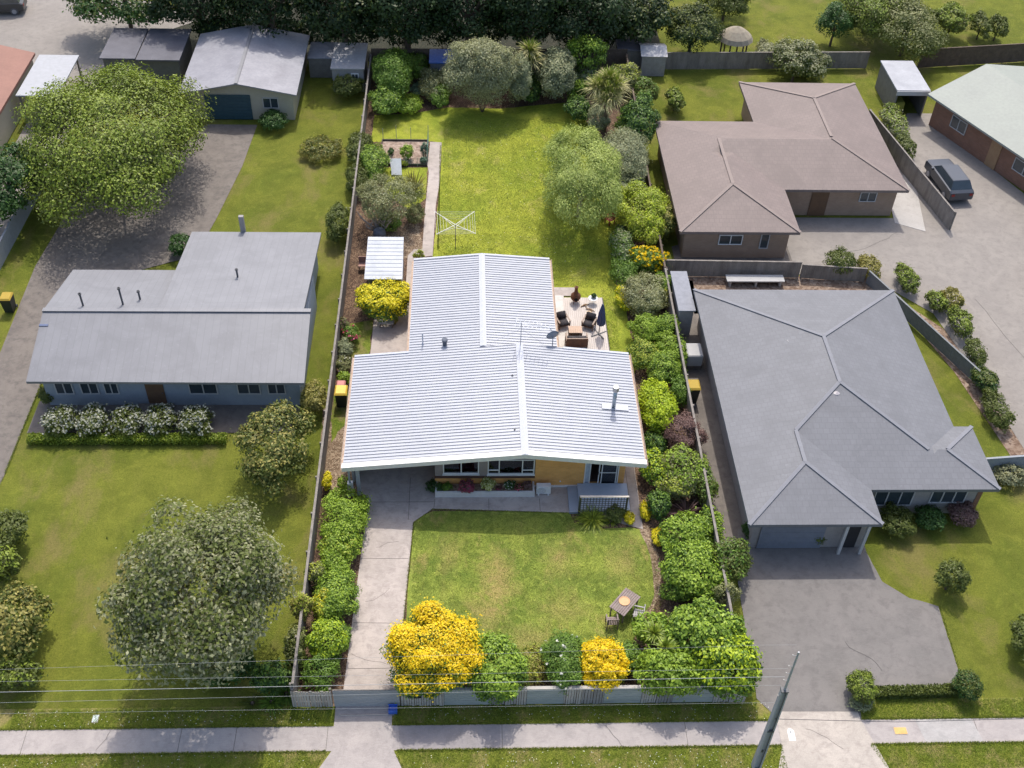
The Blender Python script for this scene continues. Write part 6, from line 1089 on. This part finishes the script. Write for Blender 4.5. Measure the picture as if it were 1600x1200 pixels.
bush('round clipped bush with silvery base at the left end of the right front hedge', (1322, 1045, 1372, 1100), 1.3, 'mute', .1, group=RG, cover=2, tips='bamboo', tipk=.4)
bush('silvery groundcover at the foot of the round clipped bush', (1322, 1085, 1368, 1112), .5, 'greyg', .08, 'groundcover', group=RG)
bush('round clipped bush at the right end of the right front hedge', (1490, 1044, 1534, 1096), 1.3, 'dark', .1, group=RG, cover=2, tips='mute', tipk=.4)
t = thing('low_hedge', 'low dark hedge between the two round clipped bushes', 'hedge', (20.5, 26.2, 0)); n = 7000
x = RNG.uniform(18.8, 22.8, n); P = np.stack([x, 26.25+RNG.uniform(-.25, .25, n)+(x-18.8)*.02, RNG.uniform(.03, .45, n)], 1); V, F, T = kites(P, unit(RNG.normal(size=(n, 3))+[0, -.3, .8]), np.full(n, .11), RNG.random(n)); array_mesh('foliage', V, F, T, LM('mute'), t)
bush('dark green shrub on the right front lawn', (1462, 870, 1514, 930), 1.9, 'mute', .14, group=RG)
bush('small round shrub beside the grey garage door', (1265, 822, 1292, 852), 1.0, 'mute', .12, group=RG)
bush('dark shrubs under the front window of the grey-roofed house', (1370, 785, 1430, 840), 1.2, 'mute', .14, group=RG)
bush('green shrub beside the entry of the grey-roofed house', (1425, 785, 1480, 832), 1.1, 'dark', .14, group=RG)
bush('deep purple shrub below the right end window of the grey-roofed house', (1478, 780, 1528, 825), 1.2, 'purple', .13, group=RG, cover=1.6)
bush('dark shrub at the left corner of the garage', (1158, 812, 1188, 845), .9, 'dark', .13, group=RG)
bush('dark shrub at the right edge beside the pale fence panel', (1548, 722, 1610, 760), 1.0, 'mutegrey', .15, group=RG)
bush('bushy shrub at the far right edge of the right front lawn', (1580, 960, 1650, 1040), 1.8, 'mute', .16, group=RG)
# grass detail: short blades and daisies on the verge and lawns
def grass_tufts(name, poly, n, h, pal):
    xs = [p[0] for p in poly]; ys = [p[1] for p in poly]; m = int(n*1.6); x = RNG.uniform(min(xs), max(xs), m); y = RNG.uniform(min(ys), max(ys), m); ins = np.zeros(m, bool); j = len(poly)-1
    for i in range(len(poly)):
        xi, yi = poly[i]; xj, yj = poly[j]; c = ((yi > y) != (yj > y)) & (x < (xj-xi)*(y-yi)/((yj-yi) or 1e-9)+xi); ins ^= c; j = i
    x, y = x[ins][:n], y[ins][:n]; k = len(x); a = RNG.uniform(0, 6.28, k); hh = h*RNG.uniform(.4, 1.2, k); w2 = h*.28; ln = RNG.normal(size=(k, 2))*h*.5
    V = np.stack([np.stack([x-np.cos(a)*w2, y-np.sin(a)*w2, np.full(k, .012)], 1), np.stack([x+np.cos(a)*w2, y+np.sin(a)*w2, np.full(k, .012)], 1), np.stack([x+ln[:, 0], y+ln[:, 1], .012+hh], 1)], 1).reshape(-1, 3)
    o = array_mesh(name, V, np.arange(3*k).reshape(-1, 3), np.repeat(RNG.random(k), 3), LM(pal), None); o['kind'] = 'stuff'; return o
grass_tufts('grass', [(-2.6, 27.3), (-2.7, 36.4), (-1.7, 37.2), (6, 36.9), (9.5, 35), (9.7, 31.5), (7.4, 27.5)], 60000, .045, 'lawnblade')
grass_tufts('grass', [(-1.9, 57), (-1.7, 76.5), (7, 77.3), (8.4, 66), (9.5, 55), (9.4, 50), (8.8, 50), (8.7, 55.9), (5.3, 56.2)], 70000, .055, 'lawnblade')
grass_tufts('grass', [(-20, 25.05), (-5.9, 25.05), (-5.9, 25.95), (-20, 25.95)], 16000, .05, 'bamboo')
grass_tufts('grass', [(-3.25, 25.05), (13.2, 25.05), (13.2, 25.95), (-3.25, 25.95)], 16000, .05, 'bamboo')
grass_tufts('grass', [(-20, 22.62), (-6.9, 22.62), (-6, 23.8), (-20, 23.8)], 16000, .05, 'bamboo')
grass_tufts('grass', [(-2.3, 22.62), (14.0, 22.62), (14.0, 23.8), (-3.0, 23.8)], 16000, .05, 'bamboo')
grass_tufts('grass', [(18.4, 22.65), (26, 22.65), (26, 23.8), (17.9, 23.8)], 10000, .05, 'bamboo')
grass_tufts('grass', [(18, 25.05), (27, 25.05), (27, 26.0), (18, 26.0)], 10000, .05, 'bamboo')
def edge(a, b, n, h=.06, w=.05):
    dx, dy = b[0]-a[0], b[1]-a[1]; L = math.hypot(dx, dy); nx, ny = -dy/L*w, dx/L*w
    grass_tufts('edge_grass', [(a[0]-nx, a[1]-ny), (b[0]-nx, b[1]-ny), (b[0]+nx, b[1]+ny), (a[0]+nx, a[1]+ny)], n, h, 'lawnblade')
for a, b, n in [((-26, 25.04), (-5.9, 25.05), 5000), ((-26, 23.81), (-6.1, 23.82), 5000), ((-3.2, 25.05), (14, 25.05), 4500), ((-3.0, 23.82), (14, 23.82), 4500), ((18, 25.05), (28, 25.05), 2500), ((18, 23.82), (28, 23.82), 2500), ((-3.15, 27), (-2.9, 33), 1800), ((-2.88, 33), (-2.72, 36.5), 1000), ((-2.72, 36.5), (-1.75, 37.4), 500), ((-1.75, 37.4), (5.4, 37.1), 1800), ((-1.9, 60), (-1.95, 73), 3000), ((-24.6, 40), (-24.6, 56), 2500), ((-25.2, 26.2), (-24.6, 40), 2500), ((23.15, 26.9), (23.35, 31.1), 800), ((8.76, 50), (8.76, 54.8), 1200), ((-6.05, 23.8), (-6.7, 22.6), 500), ((-3.1, 23.8), (-2.5, 22.6), 500)]: edge(a, b, n)
CRK = mat('crack_dark', (.15, .135, .125), (.11, .10, .095), .95)
for (x, y, dx, dy, n_) in ((-5.35, 28.7, .36, -.12, 6), (-4.9, 31.6, .3, .2, 4), (-16.0, 24.0, .1, .2, 5), (6.2, 24.9, .16, -.2, 5), (15.2, 24.6, .3, -.25, 5), (19.5, 27.5, -.2, .35, 6), (-26.2, 33, .15, .7, 9), (-4.4, 34.9, .3, .1, 4), (26, 60, .6, .3, 8), (33.2, 55, .2, -.8, 9)):
    pts = [(x, y, .033 if -5.6 < x < -2.8 and y > 26 else .017)]
    for _ in range(n_): p = pts[-1]; pts.append((p[0]+dx*random.uniform(.5, 1.4)+random.uniform(-.08, .08), p[1]+dy*random.uniform(.5, 1.4)+random.uniform(-.08, .08), p[2]))
    mb = MB(); [mb.bar(p, q, .011, .004) for p, q in zip(pts, pts[1:])]; mb.build('crack', CRK, kind='structure')
n = 500; x = RNG.uniform(-20, 14, n); y = np.where(RNG.random(n) < .55, RNG.uniform(25.1, 25.9, n), RNG.uniform(22.7, 23.7, n)); k = ~((x > -6.6) & (x < -2.4)); P = np.stack([x, y, np.full(n, .06)], 1)[k]
V, F, T = kites(P, unit(RNG.normal(size=(len(P), 3))*.2+[0, 0, 1]), np.full(len(P), .045), RNG.random(len(P)), .9); o = array_mesh('daisies', V, F, T, LM('white'), None, 'stuff')
n = 260; x = RNG.uniform(-1.6, 7.5, n); y = RNG.uniform(57, 76, n); P = np.stack([x, y, np.full(n, .07)], 1); V, F, T = kites(P, unit(RNG.normal(size=(n, 3))*.2+[0, 0, 1]), np.full(n, .05), RNG.random(n), .9); array_mesh('daisies', V, F, T, LM('white'), None, 'stuff')
